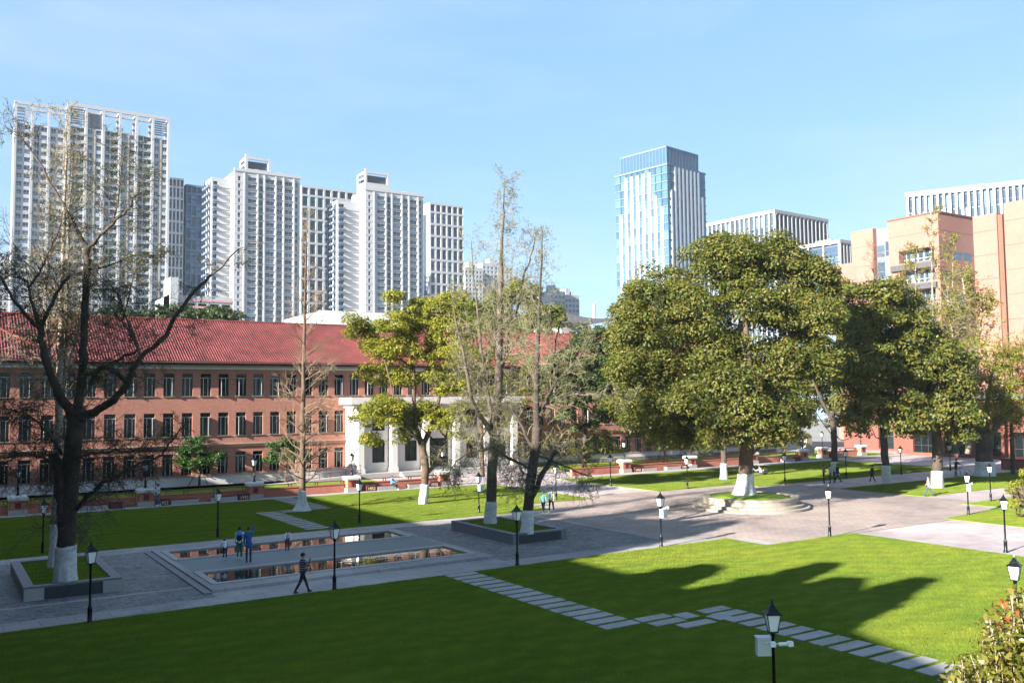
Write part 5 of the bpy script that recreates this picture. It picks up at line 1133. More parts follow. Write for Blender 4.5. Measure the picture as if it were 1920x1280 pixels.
# ---- blue glass office tower
p = D(1250, 273, 430); rzb = math.radians(9.4)
def along(px, py, ang):     # distance along a horizontal direction from p until the ray through px
    d = np.array([math.cos(ang), math.sin(ang)]); r = ray(px, py)[:2]; A = np.array([[d[0], -r[0]], [d[1], -r[1]]]); return np.linalg.solve(A, CAMP[:2]-p[:2])[0]
WF = along(1322, 300, rzb); WL = along(1152, 300, rzb+math.pi/2); H = p[2]
T = Tower('glass_office_tower', 'blue glass office tower with white vertical fins and stepped glass crown', (p[0], p[1], 0), rzb)
st = 4.0; nf = 30; HB = H-9
T.wall('curtain_wall', blueglass, .8, .8, WF-1.6, WL-1.6, 0, HB, (), ())
nF, nL = 10, 9
def panes(n, Wd, side):
    cw = Wd/n
    for k in range(n):
        for i in range(nf):
            z = HB-st*(i+1)
            if side == 'f': T.win.append((cw*(k+.5), 0, z+.25, cw-.35, st-.5, blueglass, 2, tw_bluegrey, 0, .2))
            else: T.win.append((0, cw*(k+.5), z+.25, cw-.35, st-.5, blueglass, 2, tw_bluegrey, -math.pi/2, .2))
panes(nF, WF, 'f'); panes(nL, WL, 'l')
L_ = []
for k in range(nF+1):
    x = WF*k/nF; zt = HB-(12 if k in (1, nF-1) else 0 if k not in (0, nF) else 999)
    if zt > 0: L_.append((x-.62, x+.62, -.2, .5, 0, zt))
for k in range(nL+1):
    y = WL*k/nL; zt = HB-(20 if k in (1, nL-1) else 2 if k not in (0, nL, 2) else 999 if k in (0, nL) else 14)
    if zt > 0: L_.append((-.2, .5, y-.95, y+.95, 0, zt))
T.boxes('fin', M('white_fin', (.30, .295, .30), .6, .06, .1, 1, 0), [q for q in L_ if q[1]-q[0] < .75]); T.boxes('fin', M('shade_side_fin', (.60, .60, .61), .5, .06, .1, 1, 0), [q for q in L_ if q[1]-q[0] >= .75])  # fin colour offsets the light: paler on shaded face, duller on sunlit one
T.boxes('floor_line', tw_bluegrey, [(-.12, WF+.1, -.12, .5, HB-st*i-.2, HB-st*i+.2) for i in range(nf)]+[(-.12, .5, .5, WL+.1, HB-st*i-.2, HB-st*i+.2) for i in range(nf)])
b = MB(); b.box(1.5, WF-4, 1.5, WL-3, HB, H); T.part('glass_crown', b, blueglass)
T.boxes('crown_rib', tw_bluegrey, [(1.5+(WF-5.5)*k/10-.12, 1.5+(WF-5.5)*k/10+.12, 1.3, 1.497, HB, H+.6) for k in range(11)]+[(1.3, 1.497, 1.5+(WL-4.5)*k/14-.12, 1.5+(WL-4.5)*k/14+.12, HB, H+.6) for k in range(15)]+[(1.3, WF-3.9, 1.25, 1.6, H-.2, H+.5), (1.25, 1.6, 1.6, WL-2.9, H-.2, H+.5), (-.2, WF+.1, -.2, .4, HB-.3, HB+.5), (-.2, .4, .4, WL, HB-.3, HB+.5)])
T.done()
# ---- blocks with closely set white fins
def fin_block(px, py, pxl, pxr, d, label, rz, nF, nL, H=None, base_nf=12):
    global p
    p = D(px, py, d); WF = along(pxr, py+10, rz); WL = along(pxl, py+20, rz+math.pi/2) if pxl else 18; H = p[2]
    T = Tower('finned_office_block', label, (p[0], p[1], 0), rz); T.wall('wall', tw_bluegrey, .5, .5, WF-1, WL-1, 0, H-1.2)
    st = 4.0
    for n, Wd, side in ((nF, WF, 'f'), (nL, WL, 'l')):
        cw = Wd/n
        for k in range(n):
            for i in range(base_nf):
                z = H-1.6-st*(i+1)
                T.win.append((cw*(k+.5), 0, z+.2, cw-.5, st-.5, cityglass, 1, tw_bluegrey, 0, .35) if side == 'f' else (0, cw*(k+.5), z+.2, cw-.5, st-.5, cityglass, 1, tw_bluegrey, -math.pi/2, .35))
    fm = M('pale_fin', (.27, .265, .265), .7, .06, .1, 1, 0)
    T.boxes('fin', fm, [(WF*k/nF-.32, WF*k/nF+.32, -.5, .45, 0, H) for k in range(nF+1)]+[(-.5, .45, WL*k/nL-.32, WL*k/nL+.32, 0, H) for k in range(1, nL+1)])
    T.boxes('cornice', fm, [(-.6, WF+.6, -.6, .0, H-1.2, H), (-.6, 0, 0, WL+.6, H-1.2, H)]); T.boxes('roof_plant', tw_white, [(WF*.3, WF*.5, 5, 9, H-1.2, H+1.2), (WF*.1, WF*.2, 6, 10, H-1.2, H+.8)]); T.done()
fin_block(1452, 393, 1328, 1549, 330, 'wide office block with dense white fins behind the great evergreen', math.radians(4), 13, 14)
fin_block(1701, 362, None, 1990, 250, 'long office block with white fins rising behind the terracotta block', math.radians(-61.7), 24, 3)
fin_block(1574, 449, None, 1604, 300, 'narrow sliver of finned office beside the terracotta block', math.radians(4), 5, 3)

# ---- terracotta teaching block
terra = M('terracotta_panel', (.265, .122, .094), .75, .14, .12, 2, .02); terral = M('terracotta_joint', (.15, .07, .045), .8, .1, .2, 3, 0)
p = D(1758, 398, 150); H = p[2]; XT, YT = p[0], p[1]
T = Tower('terracotta_block', 'tall terracotta-clad block with grey balconies and strip windows', (XT, YT, 0), 0, None)
def yat(px, X):        # y on the plane x = X seen at pixel column px
    r = ray(px, 600); return r[1]*X/r[0]-YT
yl0 = yat(1660, XT); yb0 = yat(1690, XT); yb1 = yat(1676, XT); yl1 = yat(1655, XT); st = 3.55
lo = []
for i in range(9):
    z = H-5.2-st*(i+1)+1.0
    lo.append((.9, yb0, z, z+2.2))
T.wall('corner_block', terra, 0, 0, 13.5, yl0-1.2, 0, H, [], r4(lo), 1.6, terra)
for a, c, z0, z1 in lo:
    for j in range(6):
        w_ = (c-a)/6; T.win.append((0, a+w_*(j+.5), z0, w_-.12, z1-z0, cityglass, 2, paleframe, -math.pi/2, 1.4))
T.boxes('balcony', M('grey_balcony', (.06, .06, .066), .7, .08, .2, 2, 0), [(-.5, 1.3, .5, yb1, H-5.2-st*(i+1)-.25, H-5.2-st*(i+1)+.75) for i in range(0, 9) if i < 8])
T.boxes('panel_joint', terral, [(-.02, -.003, 0, yl0-1.2, H-2.9-.06, H-2.9)]+[(-.02, -.003, yb1+.3, yl0-1.2, H-2.9-st*i-.06, H-2.9-st*i) for i in range(1, 10)]+[(0, 13.4, -.02, -.003, H-2.9-st*i-.06, H-2.9-st*i) for i in range(0, 10)])
T.boxes('coping', terral, [(-.15, 13.6, -.15, yl0-1.1, H+.003, H+.25)])
# glazed slot and rear block on the left
yl2 = yat(1595, XT+2); H2 = FY(1655, 424, yl0+YT)[2]
T.box('slot_wall', tw_grey, 1.5, 6, yl0-1.2, yl0+2.2, 0, H2)
for i in range(10):
    for j in range(2): T.win.append((1.5, yl0-.3+1.7*j, H2-2-st*(i+1)+.4, 1.4, 2.5-.5*((i+j) % 2), cityglass, 1, tw_grey, -math.pi/2, -.05))
T.wall('rear_block', terra, .5, yl0+2.2, 14, yl2-yl0-4, 0, H2, (), ()); T.boxes('panel_joint', terral, [(.48, .497, yl0+2.2, yl2-2, H2-3-st*i-.06, H2-3-st*i) for i in range(8)])
T.box('rear_step', terra, .9, 12, yl2-1.8, yl2+2.5, 0, H2-5.5)
# strips and piers on the right-hand wing
xs_ = [FY(q, 420, YT+1)[0]-XT for q in (1832, 1880)]
q = D(1834, 405, 140); XR, YR = q[0]-XT, q[1]-YT; HR = q[2]
T.box('stair_glass', cityglass, 12.8, 14.5, YR-.5, 3, 0, H-1)
def yat2(px, X): r = ray(px, 600); return r[1]*(X+XT)/r[0]-YT
ya, yb, yc, yd = yat2(1832, XR), yat2(1877, XR), yat2(1890, XR), yat2(1960, XR)
T.box('pier_block', terra, XR, XR+8, yb, ya, 0, HR); T.box('pier_side', terral, XR+.3, XR+8, yb-.7, yb-.01, 0, HR-.3)
for i in range(11):
    z = HR-2.5-st*(i+1); T.win.append((XR+1.2, (yb-.7+yc)/2, z+.3, max(yb-.8-yc, .6), st-.6, cityglass, 1, tw_grey, -math.pi/2, .0))
T.box('slot_wall', tw_grey, XR+1.3, XR+8, yc-.1, yb-.72, 0, HR-1); T.box('pier_block', terra, XR-.2, XR+8, yd-8, yc-.2, 0, HR+1.2)
T.boxes('panel_joint', terral, [(XR-.02, XR-.003, yb, ya, HR-2.5-st*i*1.05-.08, HR-2.5-st*i*1.05) for i in range(9)]+[(XR-.22, XR-.203, yd-8, yc-.2, HR-1.5-st*i*1.05-.08, HR-1.5-st*i*1.05) for i in range(9)])
T.boxes('window_band', cityglass, [(1+3*k, 3.4+3*k, -.01-.003, .02, H-5.2-st*(i+1)+1.2, H-5.2-st*(i+1)+2.6) for i in range(3) for k in (0, 1, 2) if k != i])
T.done()
# low red podium under the trees, with white columns
bp = G(1650, 850); T = Tower('red_podium', 'low red rendered podium with dark openings and white columns behind the trees', (118, 79, 0), 0, None)
red_ = M('red_render', (.15, .05, .036), .8, .12, .3, 4, .03)
T.wall('front_wall', red_, 0, 0, 60, 10, 0, 9, r4([(2+5.5*k, 6+5.5*k, .3, 3.6) for k in range(9)]+[(2+5.5*k, 6+5.5*k, 5, 7.4) for k in range(9)]), r4([(1.5, 4, .3, 3.4)]), .6, red_)
T.windows([(4+5.5*k, 0, z, 4, h) for k in range(9) for z, h in ((.3, 3.3), (5, 2.4))], winglass, 3, darkframe, depth=.5); T.windows([(0, 2.75, .3, 2.5, 3.1)], winglass, 2, darkframe, rz=-math.pi/2, depth=.5)
for k in range(8): T.box('column', whitestone, -2+6*k, -1.3+6*k, -3.2, -2.5, 0, 4.0)
T.box('canopy', red_, -3, 50, -3.6, -.01, 4.0, 4.6); T.done()
T = Tower('red_side_hall', 'red hall wall glimpsed behind the feathery budding tree', (112, 46, 0), 0, None)
T.wall('wall', red_, 0, 0, 30, 30, 0, 7.5, (), r4([(2+4.5*k, 5+4.5*k, .4, 3.4) for k in range(6)]), .5, red_); T.windows([(0, 3.5+4.5*k, .4, 3, 3) for k in range(6)], winglass, 3, darkframe, rz=-math.pi/2, depth=.4); T.box('roof_slab', tw_grey, -.6, 31, -.6, 31, 7.5, 8); T.done()
# ---- low rooftops just behind the tiled roof
def lowblock(px, py, pxr, d, name, label, mat, builder):
    p = D(px, py, d); W = FY(pxr, py, p[1])[0]-p[0]; T = Tower(name, label, (p[0], p[1], 0), 0, None); builder(T, W, p[2]); T.done()
def white_hall(T, W, H):
    T.wall('wall', tw_white, 0, 0, W, 22, 0, H-3.2, (), ()); T.boxes('fascia', whiteplastic, [(W*k/7-.3+.3, W*(k+1)/7-.06, -.8, -.01, H-3.2, H) for k in range(7)]); T.box('roof_deck', tw_white, 0, W, 0, 22, H-3.19, H-.2)
    T.box('glass_band', cityglass, .6, W, -.3, -.012, H-8, H-3.25)
lowblock(597, 582, 775, 190, 'white_hall', 'white modern hall roof with panelled fascia behind the ridge', tw_white, white_hall)
def pink_podium(T, W, H):
    T.wall('wall', tw_white, 0, 0, W, 20, 0, H, r4([(W*.06+W*.19*k, W*.2+W*.19*k, H-7, H-2.2) for k in range(5)]), (), 1.2, tw_white)
    pk = M('pink_band', (.45, .25, .23), .8, .1, .2, 2, 0); T.boxes('pink_band', pk, [(W*.1, W*.98, -.2, -.01, H-1.6-2*k, H-1.0-2*k) for k in range(3)]); T.box('stair_tower', tw_white, 0, W*.12, -1, 8, 0, H+5)
lowblock(318, 552, 437, 260, 'podium_block', 'white podium with pink bands below the cream tower', tw_white, pink_podium)
def swoop(T, W, H):
    b = MB(); n = 14
    for i in range(n):
        a0, a1 = i/n, (i+1)/n; f = lambda t: (W*t, H-1.2*math.sin(t*2.2)+.6*t)
        (x0, z0), (x1, z1) = f(a0), f(a1)
        for dz in (0,): b.quad((x0, -2, z0), (x1, -2, z1), (x1, 16, z1), (x0, 16, z0)); b.quad((x0, -2, z0-1.7+1.2*a0), (x1, -2, z1-1.7+1.2*a1), (x1, -2, z1), (x0, -2, z0)); b.quad((x0, 16, z0-1), (x1, 16, z1-1), (x1, -2, z1-1.7+1.2*a1), (x0, -2, z0-1.7+1.2*a0))
    T.part('curved_roof', b, M('grey_metal_roof', (.16, .16, .18), .5, .1, .1, 1, 0)); T.wall('wall', tw_white, 1, 1, W-2, 14, 0, H-2.6, r4([(2+2.6*k, 3.8+2.6*k, H-6.5, H-3.4) for k in range(max(1, int((W-6)/2.6)))]), (), .5)
    T.box('white_annexe', tw_white, W-1.5, W+6, 2, 12, 0, H-3); T.box('mast', tw_white, W*.93, W*.93+.5, 4, 4.5, H-1, H+3)
lowblock(1050, 588, 1143, 180, 'curved_roof_hall', 'hall with swooping grey metal roof behind the dark evergreen', tw_white, swoop)
HAZE = .00009
# ================================================================== PEOPLE
def P_frame(hgt=1.72, lean=0, hip=None, legs=((0, 0), (0, 0)), arms=((0, 8, 10), (0, 8, 10)), twist=0, head=(0, 0), child=False):
    """joint positions, facing +y.  legs: (thigh forward, knee bend); arms: (upper arm forward, outward, elbow bend); degrees"""
    k = hgt/1.72; R = math.radians; J = {}
    th, sh, ua, fa = .43*k, .42*k, .29*k, .25*k
    J['pel'] = np.array([0, 0, 0.])
    ln = R(lean); up = np.array([0, math.sin(ln), math.cos(ln)])
    J['waist'] = up*.16*k; J['chest'] = up*.36*k; J['neck'] = up*.51*k
    hd = R(lean+head[0]); J['head'] = J['neck']+np.array([0, math.sin(hd), math.cos(hd)])*.155*k
    for i, s in enumerate((-1, 1)):
        a, b = R(legs[i][0]), R(legs[i][0]-legs[i][1]); h0 = np.array([s*.088*k, 0, -.02])
        kn = h0+np.array([s*.01, math.sin(a), -math.cos(a)])*th; an = kn+np.array([0, math.sin(b), -math.cos(b)])*sh
        J['hip%d' % i], J['kn%d' % i], J['an%d' % i] = h0, kn, an; J['toe%d' % i] = an+np.array([s*.02, .15*k, -.045*k])
        a, o, e = R(arms[i][0]+lean), R(arms[i][1]), R(arms[i][0]+lean+arms[i][2]); s0 = J['neck']+np.array([s*.175*k, 0, -.055*k])
        el = s0+np.array([s*math.sin(o), math.sin(a)*math.cos(o), -math.cos(a)*math.cos(o)])*ua; wr = el+np.array([s*math.sin(o)*.25, math.sin(e), -math.cos(e)])*fa
        J['sh%d' % i], J['el%d' % i], J['wr%d' % i] = s0, el, wr; J['hd%d' % i] = wr+unit(wr-el)*.06*k
    zmin = min(J['an0'][2]-.085*k, J['an1'][2]-.085*k)
    if hip is not None: zmin = -hip
    for q in J: J[q] = J[q]-np.array([0, 0, zmin])
    J['k'] = k; return J
PEOPLE = []
def person(label, loc, face, J, cols, hair='short', group=None, coat=0, skirt=0, stripes=False):
    """cols: shirt, trousers, shoes, hair ; face: heading in degrees, 0 = +y, clockwise"""
    k = J['k']; b = MB(); segs = []
    def seg(pts, rad, reg, n=10):
        b.tube(pts, rad, n)
        for i in range(len(pts)-1): segs.append((np.array(pts[i]), np.array(pts[i+1]), reg, 0))
    sc_ = 1+.12*coat
    seg([J['pel']-np.array([0, 0, .07*k]), J['pel']+np.array([0, 0, .03*k])], [(.145*k, .11*k), (.155*k, .115*k)], 1, 12)
    seg([J['pel'], J['waist'], J['chest'], J['neck']-np.array([0, 0, .03*k])], [(.155*k*sc_, .115*k*sc_), (.14*k*sc_, .105*k*sc_), (.175*k*sc_, .125*k*sc_), (.12*k, .09*k)], 0, 12)
    seg([J['neck']-np.array([0, 0, .03*k]), J['neck']+(J['head']-J['neck'])*.5], .055*k, 2)
    b.ell(J['head'], (.078*k, .095*k, .115*k), 12, 9); segs.append((J['head']-np.array([0, 0, .06*k]), J['head']+np.array([0, 0, .06*k]), 2, 0))
    b.ell(J['head']+np.array([0, .098*k, -.015*k]), (.014*k, .018*k, .022*k), 6, 5)
    for s in (-1, 1): b.ell(J['head']+np.array([s*.08*k, 0, -.005*k]), (.012*k, .02*k, .03*k), 6, 5)
    for i in (0, 1):
        seg([J['hip%d' % i], (J['hip%d' % i]+J['kn%d' % i])/2, J['kn%d' % i]], [.092*k, .078*k, .06*k], 1); seg([J['kn%d' % i], (J['kn%d' % i]*.65+J['an%d' % i]*.35), J['an%d' % i]], [.062*k, .06*k, .045*k], 1)
        h_ = J['an%d' % i]; seg([h_+np.array([0, -.05*k, -.05*k]), h_+np.array([0, .06*k, -.045*k]), J['toe%d' % i]], [(.045*k, .042*k), (.05*k, .042*k), (.035*k, .026*k)], 3); seg([h_, h_-np.array([0, 0, .05*k])], .045*k, 3)
        seg([J['neck']*.5+J['chest']*.5, J['sh%d' % i]], [.09*k, .066*k*sc_], 0); seg([J['sh%d' % i], J['el%d' % i]], [.06*k*sc_, .045*k*sc_], 0); seg([J['el%d' % i], J['wr%d' % i]], [.044*k*sc_, .033*k*sc_], 0)
        seg([J['wr%d' % i], J['hd%d' % i]], [(.03*k, .02*k), (.042*k, .02*k)], 2, 8)
    if coat:
        for i in (0, 1): seg([J['pel'], J['hip%d' % i]*.55+J['kn%d' % i]*.45], [.15*k, .12*k], 0)
    if skirt: seg([J['pel'], (J['kn0']+J['kn1'])/2+np.array([0, 0, -.05])], [(.155*k, .12*k), (.2*k, .19*k)], 1, 12)
    root = thing('person', label, 'person', loc, -math.radians(face), group)
    o = b.build('raw', people_mat('raw', (.5, .5, .5)) if 'raw_m' not in globals() else raw_m, root); md = o.modifiers.new('r', 'REMESH'); md.mode = 'VOXEL'; md.voxel_size = .019 if depth_of(loc) < 60 else .026; md.use_smooth_shade = True
    ms = o.modifiers.new('s', 'SMOOTH'); ms.factor = .5; ms.iterations = 3
    PEOPLE.append((o, root, J, segs, cols, hair, stripes)); return root
raw_m = people_mat('undyed', (.5, .5, .5)); skin_m = M('skin', (.36, .21, .145), .6, .06, 10, 60, .02); hair_m = M('black_hair', (.012, .010, .009), .6, .2, 10, 80, .2)
cm = {}
def cmat(c):
    if c not in cm: cm[c] = people_mat('%02d' % len(cm), c)
    return cm[c]
def stripe_mat():
    mt, nt, bs = nodes('striped_knit'); g = nt.nodes.new('ShaderNodeTexCoord'); wv = nt.nodes.new('ShaderNodeTexWave'); wv.bands_direction = 'Z'; wv.inputs['Scale'].default_value = 3.4; wv.inputs['Distortion'].default_value = .4
    nt.links.new(g.outputs['Object'], wv.inputs[0]); nt.links.new(ramp(nt, wv.outputs['Fac'], [(.60, (.012, .014, .03)), (.82, (.22, .22, .26))]), bs.inputs['Base Color']); bs.inputs['Roughness'].default_value = .9; return mt
def finish_people():
    dg = bpy.context.evaluated_depsgraph_get()
    for o, root, J, segs, cols, hair, stripes in PEOPLE:
        me = bpy.data.meshes.new_from_object(o.evaluated_get(dg)); k = J['k']; bpy.data.objects.remove(o)
        n = len(me.polygons); c = np.zeros(n*3, np.float32); me.polygons.foreach_get('center', c); c = c.reshape(-1, 3)
        best = np.full(n, 9e9); reg = np.zeros(n, np.int32)
        for a, e, r, _ in segs:
            d = e-a; t = np.clip(((c-a)@d)/max(d@d, 1e-9), 0, 1); q = np.linalg.norm(c-a-t[:, None]*d, axis=1)-(.03 if r == 0 else .02 if r == 3 else 0)
            w_ = q < best; best[w_] = q[w_]; reg[w_] = r
        v = MB(); v.v = [tuple(x.co) for x in me.vertices]; v.f = [tuple(p_.vertices) for p_ in me.polygons]; v.m = [int(x) for x in reg]
        for i in (0, 1):      # five separate fingers on each hand
            ax = unit(J['wr%d' % i]-J['el%d' % i]); pr = unit(np.cross(ax, [0, 0, 1]) if abs(ax[2]) < .9 else np.array([0, 1., 0])); nr = np.cross(pr, ax); h = J['hd%d' % i]
            for j, (off, L_) in enumerate(((-.030, .058), (-.010, .072), (.010, .075), (.030, .066))):
                p0 = h+pr*off*k; v.tube([p0-ax*.02*k, p0+ax*L_*.45*k, p0+ax*L_*.8*k+nr*.02*k, p0+ax*L_*.9*k+nr*.035*k], [.0095*k, .009*k, .0085*k, .006*k], 6, 2)
            p0 = J['wr%d' % i]*.6+h*.4; s = 1 if i == 0 else -1; v.tube([p0+pr*.025*s*k, p0+pr*.05*s*k+ax*.03*k, p0+pr*.052*s*k+ax*.06*k], [.011*k, .010*k, .008*k], 6, 2)
        for s in (-1, 1): v.ell(J['head']+np.array([s*.03*k, .088*k, .012*k]), (.011*k, .008*k, .008*k), 6, 4, 4)
        v.tube([J['head']+np.array([-.022*k, .090*k, -.055*k]), J['head']+np.array([.022*k, .090*k, -.055*k])], .006*k, 5, 5)
        body = v.build('body', [stripe_mat() if stripes else cmat(cols[0]), cmat(cols[1]), skin_m, cmat(cols[2]), hair_m, cmat((.3, .1, .09))], root, True)
        hb = MB(); hc = J['head']; n0 = 14
        for i in range(8):
            ph = math.pi*.60*i/7
            for j in range(n0):
                a = 2*math.pi*j/n0; fr = max(0, math.sin(a)); lim = ph*(1-.42*fr)
                hb.v.append((hc[0]+.090*k*math.sin(lim)*math.cos(a), hc[1]-.008*k+.106*k*math.sin(lim)*math.sin(a), hc[2]+.012*k+.122*k*math.cos(lim)))
        for i in range(7):
            for j in range(n0): j2 = (j+1) % n0; hb.f.append((i*n0+j, (i+1)*n0+j, (i+1)*n0+j2, i*n0+j2)); hb.m.append(0)
        if hair == 'long': hb.tube([hc+np.array([0, -.06*k, .03*k]), hc+np.array([0, -.09*k, -.1*k]), hc+np.array([0, -.115*k, -.26*k])], [(.085*k, .06*k), (.09*k, .045*k), (.06*k, .02*k)], 10)
        hb.build('hair', cmat(cols[3]) if len(cols) > 3 else hair_m, root, True)
WALK = ((24, 4), (-16, 22)); BLK = (.012, .012, .014); WHT = (.60, .60, .60)
g_ = lambda x, y, z=0.0: tuple(G(x, y, z))
person('person in striped navy sweater walking while holding a phone to the ear', g_(567, 1111), 92, P_frame(1.73, 2, legs=((22, 3), (-18, 14)), arms=((18, 10, 20), (28, 26, 138))), (BLK, BLK, (.02, .02, .02)), stripes=True)
person('person in long blue coat raising a phone over the pool terrace', g_(466, 1053, .13), 20, P_frame(1.72, 2, arms=((4, 8, 14), (112, 12, 62))), ((.020, .075, .24), (.02, .03, .07), BLK), coat=1)
person('person in white top and green trousers carrying a blue and black backpack', g_(449, 1048, .13), 20, P_frame(1.62, 2, arms=((8, 8, 20), (10, 8, 24))), (WHT, (.02, .12, .075), WHT))
person('child in white bending over the pool edge, black-haired', g_(422, 1049, .13), 10, P_frame(1.2, 52, legs=((20, 30), (14, 24)), arms=((-10, 8, 20), (0, 8, 20)), head=(20, 0)), (WHT, (.02, .03, .07), WHT))
person('child in white and red vest leaning towards the water', g_(538, 1031, .13), 190, P_frame(1.25, 46, legs=((18, 22), (12, 18)), arms=((-6, 10, 14), (0, 10, 14)), head=(10, 0)), (WHT, (.10, .02, .03), (.1, .02, .03)))
person('person in black vest with white sleeves and jeans at the pillar', g_(297, 948, .06), 270, P_frame(1.70, 4, legs=((8, 4), (-8, 6)), arms=((40, 8, 20), (40, 8, 20))), (WHT, (.05, .13, .26), WHT))
person('person in bright blue jacket sitting on the stone bench', (35.3, 75.05, .06), 140, P_frame(1.66, 6, hip=.48, legs=((80, 62), (78, 40)), arms=((30, 8, 60), (30, 8, 60))), ((.06, .26, .55), (.02, .015, .015), WHT))
person('walker in turquoise top and black trousers on the plaza edge', g_(1019, 962), 230, P_frame(1.64, 2, legs=WALK, arms=((-14, 8, 12), (20, 8, 16))), ((.17, .42, .42), BLK, (.3, .3, .3)), 'long')
person('walker in white shirt and black trousers wearing a dark cap', g_(1034, 960), 230, P_frame(1.76, 2, legs=((-16, 14), (20, 3)), arms=((18, 8, 14), (-14, 8, 12))), (WHT, BLK, (.3, .3, .3)))
person('long-haired walker in beige jacket and blue jeans beside whitewashed trunk', g_(1742, 930), 330, P_frame(1.64, 1, legs=WALK, arms=((-14, 8, 12), (20, 8, 16))), ((.33, .22, .18), (.03, .06, .14), BLK, (.05, .02, .015)), 'long')
person('lone walker in black clothes with pale shoes on the tree-lined path', g_(1636, 906), 310, P_frame(1.70, 1, legs=((-14, 12), (18, 3)), arms=((-12, 10, 10), (14, 10, 14))), (BLK, (.03, .03, .04), WHT), coat=1)
person('person in grey and red plaid shirt standing in the group', g_(1545, 905), 150, P_frame(1.68, 2, arms=((10, 8, 70), (8, 8, 60))), ((.22, .11, .10), BLK, BLK))
person('person in pale grey top with backpack straps standing in the group', g_(1557, 905), 320, P_frame(1.66, 2), ((.38, .37, .36), BLK, BLK))
person('small child in black held close within the standing group', g_(1564.5, 903), 300, P_frame(1.15, 2), (BLK, BLK, BLK))
person('tall person in black with bare pale arms at group edge', g_(1571, 904), 300, P_frame(1.78, 2, legs=WALK), (BLK, BLK, BLK))
sit = dict(hip=.12, legs=((88, 118), (70, 110)), arms=((36, 10, 40), (30, 10, 50)))
person('person in white sitting on the shaded grass, back turned', g_(1427, 888, .035), 330, P_frame(1.66, 14, **sit), (WHT, (.05, .05, .07), BLK))
person('person in pale lilac top sitting on the grass with friends', g_(1437, 889, .035), 290, P_frame(1.66, 12, **sit), ((.45, .40, .45), (.05, .05, .07), BLK))
person('person in black sitting cross-legged on the grass', g_(1418, 887, .035), 60, P_frame(1.68, 12, **sit), (BLK, BLK, WHT))
person('person in grey hoodie sitting behind the great trunk', g_(1409, 887, .035), 100, P_frame(1.66, 12, **sit), ((.25, .25, .26), BLK, WHT))
person('cyclist in black standing astride a bicycle on the path', g_(1793, 893), 120, P_frame(1.74, 6, legs=((10, 6), (-8, 8)), arms=((50, 8, 10), (50, 8, 10))), (BLK, BLK, BLK))
finish_people()
# backpack
q = G(449, 1048, .13); t = thing('backpack', 'blue and black backpack worn by the person in white top', 'backpack', (q[0]-.0, q[1], q[2]+.95), -math.radians(20))
b = MB(); b.ell((0, -.2, .25), (.17, .11, .26), 14, 10); b.build('bag_body', cmat((.03, .22, .55)), t, True); b = MB(); b.ell((.02, -.27, .18), (.14, .07, .16), 12, 8); b.build('front_pocket', cmat(BLK), t, True)
b = MB()
for s in (-1, 1): b.tube([(s*.11, -.12, .46), (s*.12, .02, .50), (s*.12, .13, .38), (s*.11, .09, .12), (s*.12, -.1, .06)], .018, 6)
b.build('straps', cmat(BLK), t, True)
# bicycle
q = G(1797, 893); t = thing('bicycle', 'city bicycle with silver wheels beside the black-clad cyclist', 'bicycle', (q[0]+.25, q[1]-.3, 0), -math.radians(30))
tyre = cmat((.02, .02, .02)); steel = M('bike_steel', (.55, .56, .58), .35, .1, 3, 20, 0, .7)
for xx in (-.52, .52):
    w_ = MB(); n = 24
    w_.tube([(xx+.33*math.cos(2*math.pi*i/n), 0, .34+.33*math.sin(2*math.pi*i/n)) for i in range(n+1)], .018, 6); wo = w_.build('wheel', tyre, t, True)
    w_ = MB(); w_.tube([(xx+.305*math.cos(2*math.pi*i/n), 0, .34+.305*math.sin(2*math.pi*i/n)) for i in range(n+1)], .012, 5)
    for i in range(14): a = 2*math.pi*i/14; w_.bar((xx, 0, .34), (xx+.3*math.cos(a), 0, .34+.3*math.sin(a)), .004, 4)
    w_.build('rim', steel, wo)
b = MB(); hb_, sb_, bb_ = (.36, 0, .88), (-.2, 0, .82), (-.08, 0, .32)
for a, c in (((.52, 0, .34), (.36, 0, .95)), (hb_, bb_), (sb_, bb_), (hb_, sb_), (bb_, (-.52, 0, .34)), (sb_, (-.52, 0, .34))): b.bar(a, c, .018)
b.build('frame', steel, t); b = MB(); b.tube([(.34, -.28, 1.02), (.37, -.1, 1.0), (.37, .1, 1.0), (.34, .28, 1.02)], .014, 6); b.build('handlebar', steel, t)
b = MB(); b.ell((-.22, 0, .87), (.14, .08, .04), 10, 6); b.build('saddle', tyre, t, True)

# ================================================================== TURF BLADES (uncountable: one object per lawn)
bladem = turfmat('turf_blades', [(.108, .168, .015), (.150, .214, .019), (.215, .255, .027), (.126, .19, .016)])
n = 4400; pos = rng.random((n, 2))-.5; a = rng.random(n)*6.283; hh = .058*(.7+.6*rng.random(n)); ww = .016*(.7+.6*rng.random(n)); le = rng.normal(0, .018, (n, 2))
d = np.stack([np.cos(a), np.sin(a)], 1)*ww[:, None]/2; z0 = np.full((n, 1), -.03)
V = np.stack([np.hstack([pos-d, z0]), np.hstack([pos+d, z0]), np.hstack([pos+le+d*.35, (hh-.03)[:, None]]), np.hstack([pos+le-d*.35, (hh-.03)[:, None]])], 1).reshape(-1, 3)
patch = bpy.data.objects.new('turf_patch', np_mesh('turf_patch', V, np.arange(n*4).reshape(-1, 4), bladem))
ng = bpy.data.node_groups.new('turf', 'GeometryNodeTree'); ng.interface.new_socket('Geometry', in_out='INPUT', socket_type='NodeSocketGeometry'); ng.interface.new_socket('Geometry', in_out='OUTPUT', socket_type='NodeSocketGeometry')
gi, go = ng.nodes.new('NodeGroupInput'), ng.nodes.new('NodeGroupOutput'); ip = ng.nodes.new('GeometryNodeInstanceOnPoints'); ob = ng.nodes.new('GeometryNodeObjectInfo'); ob.inputs['Object'].default_value = patch
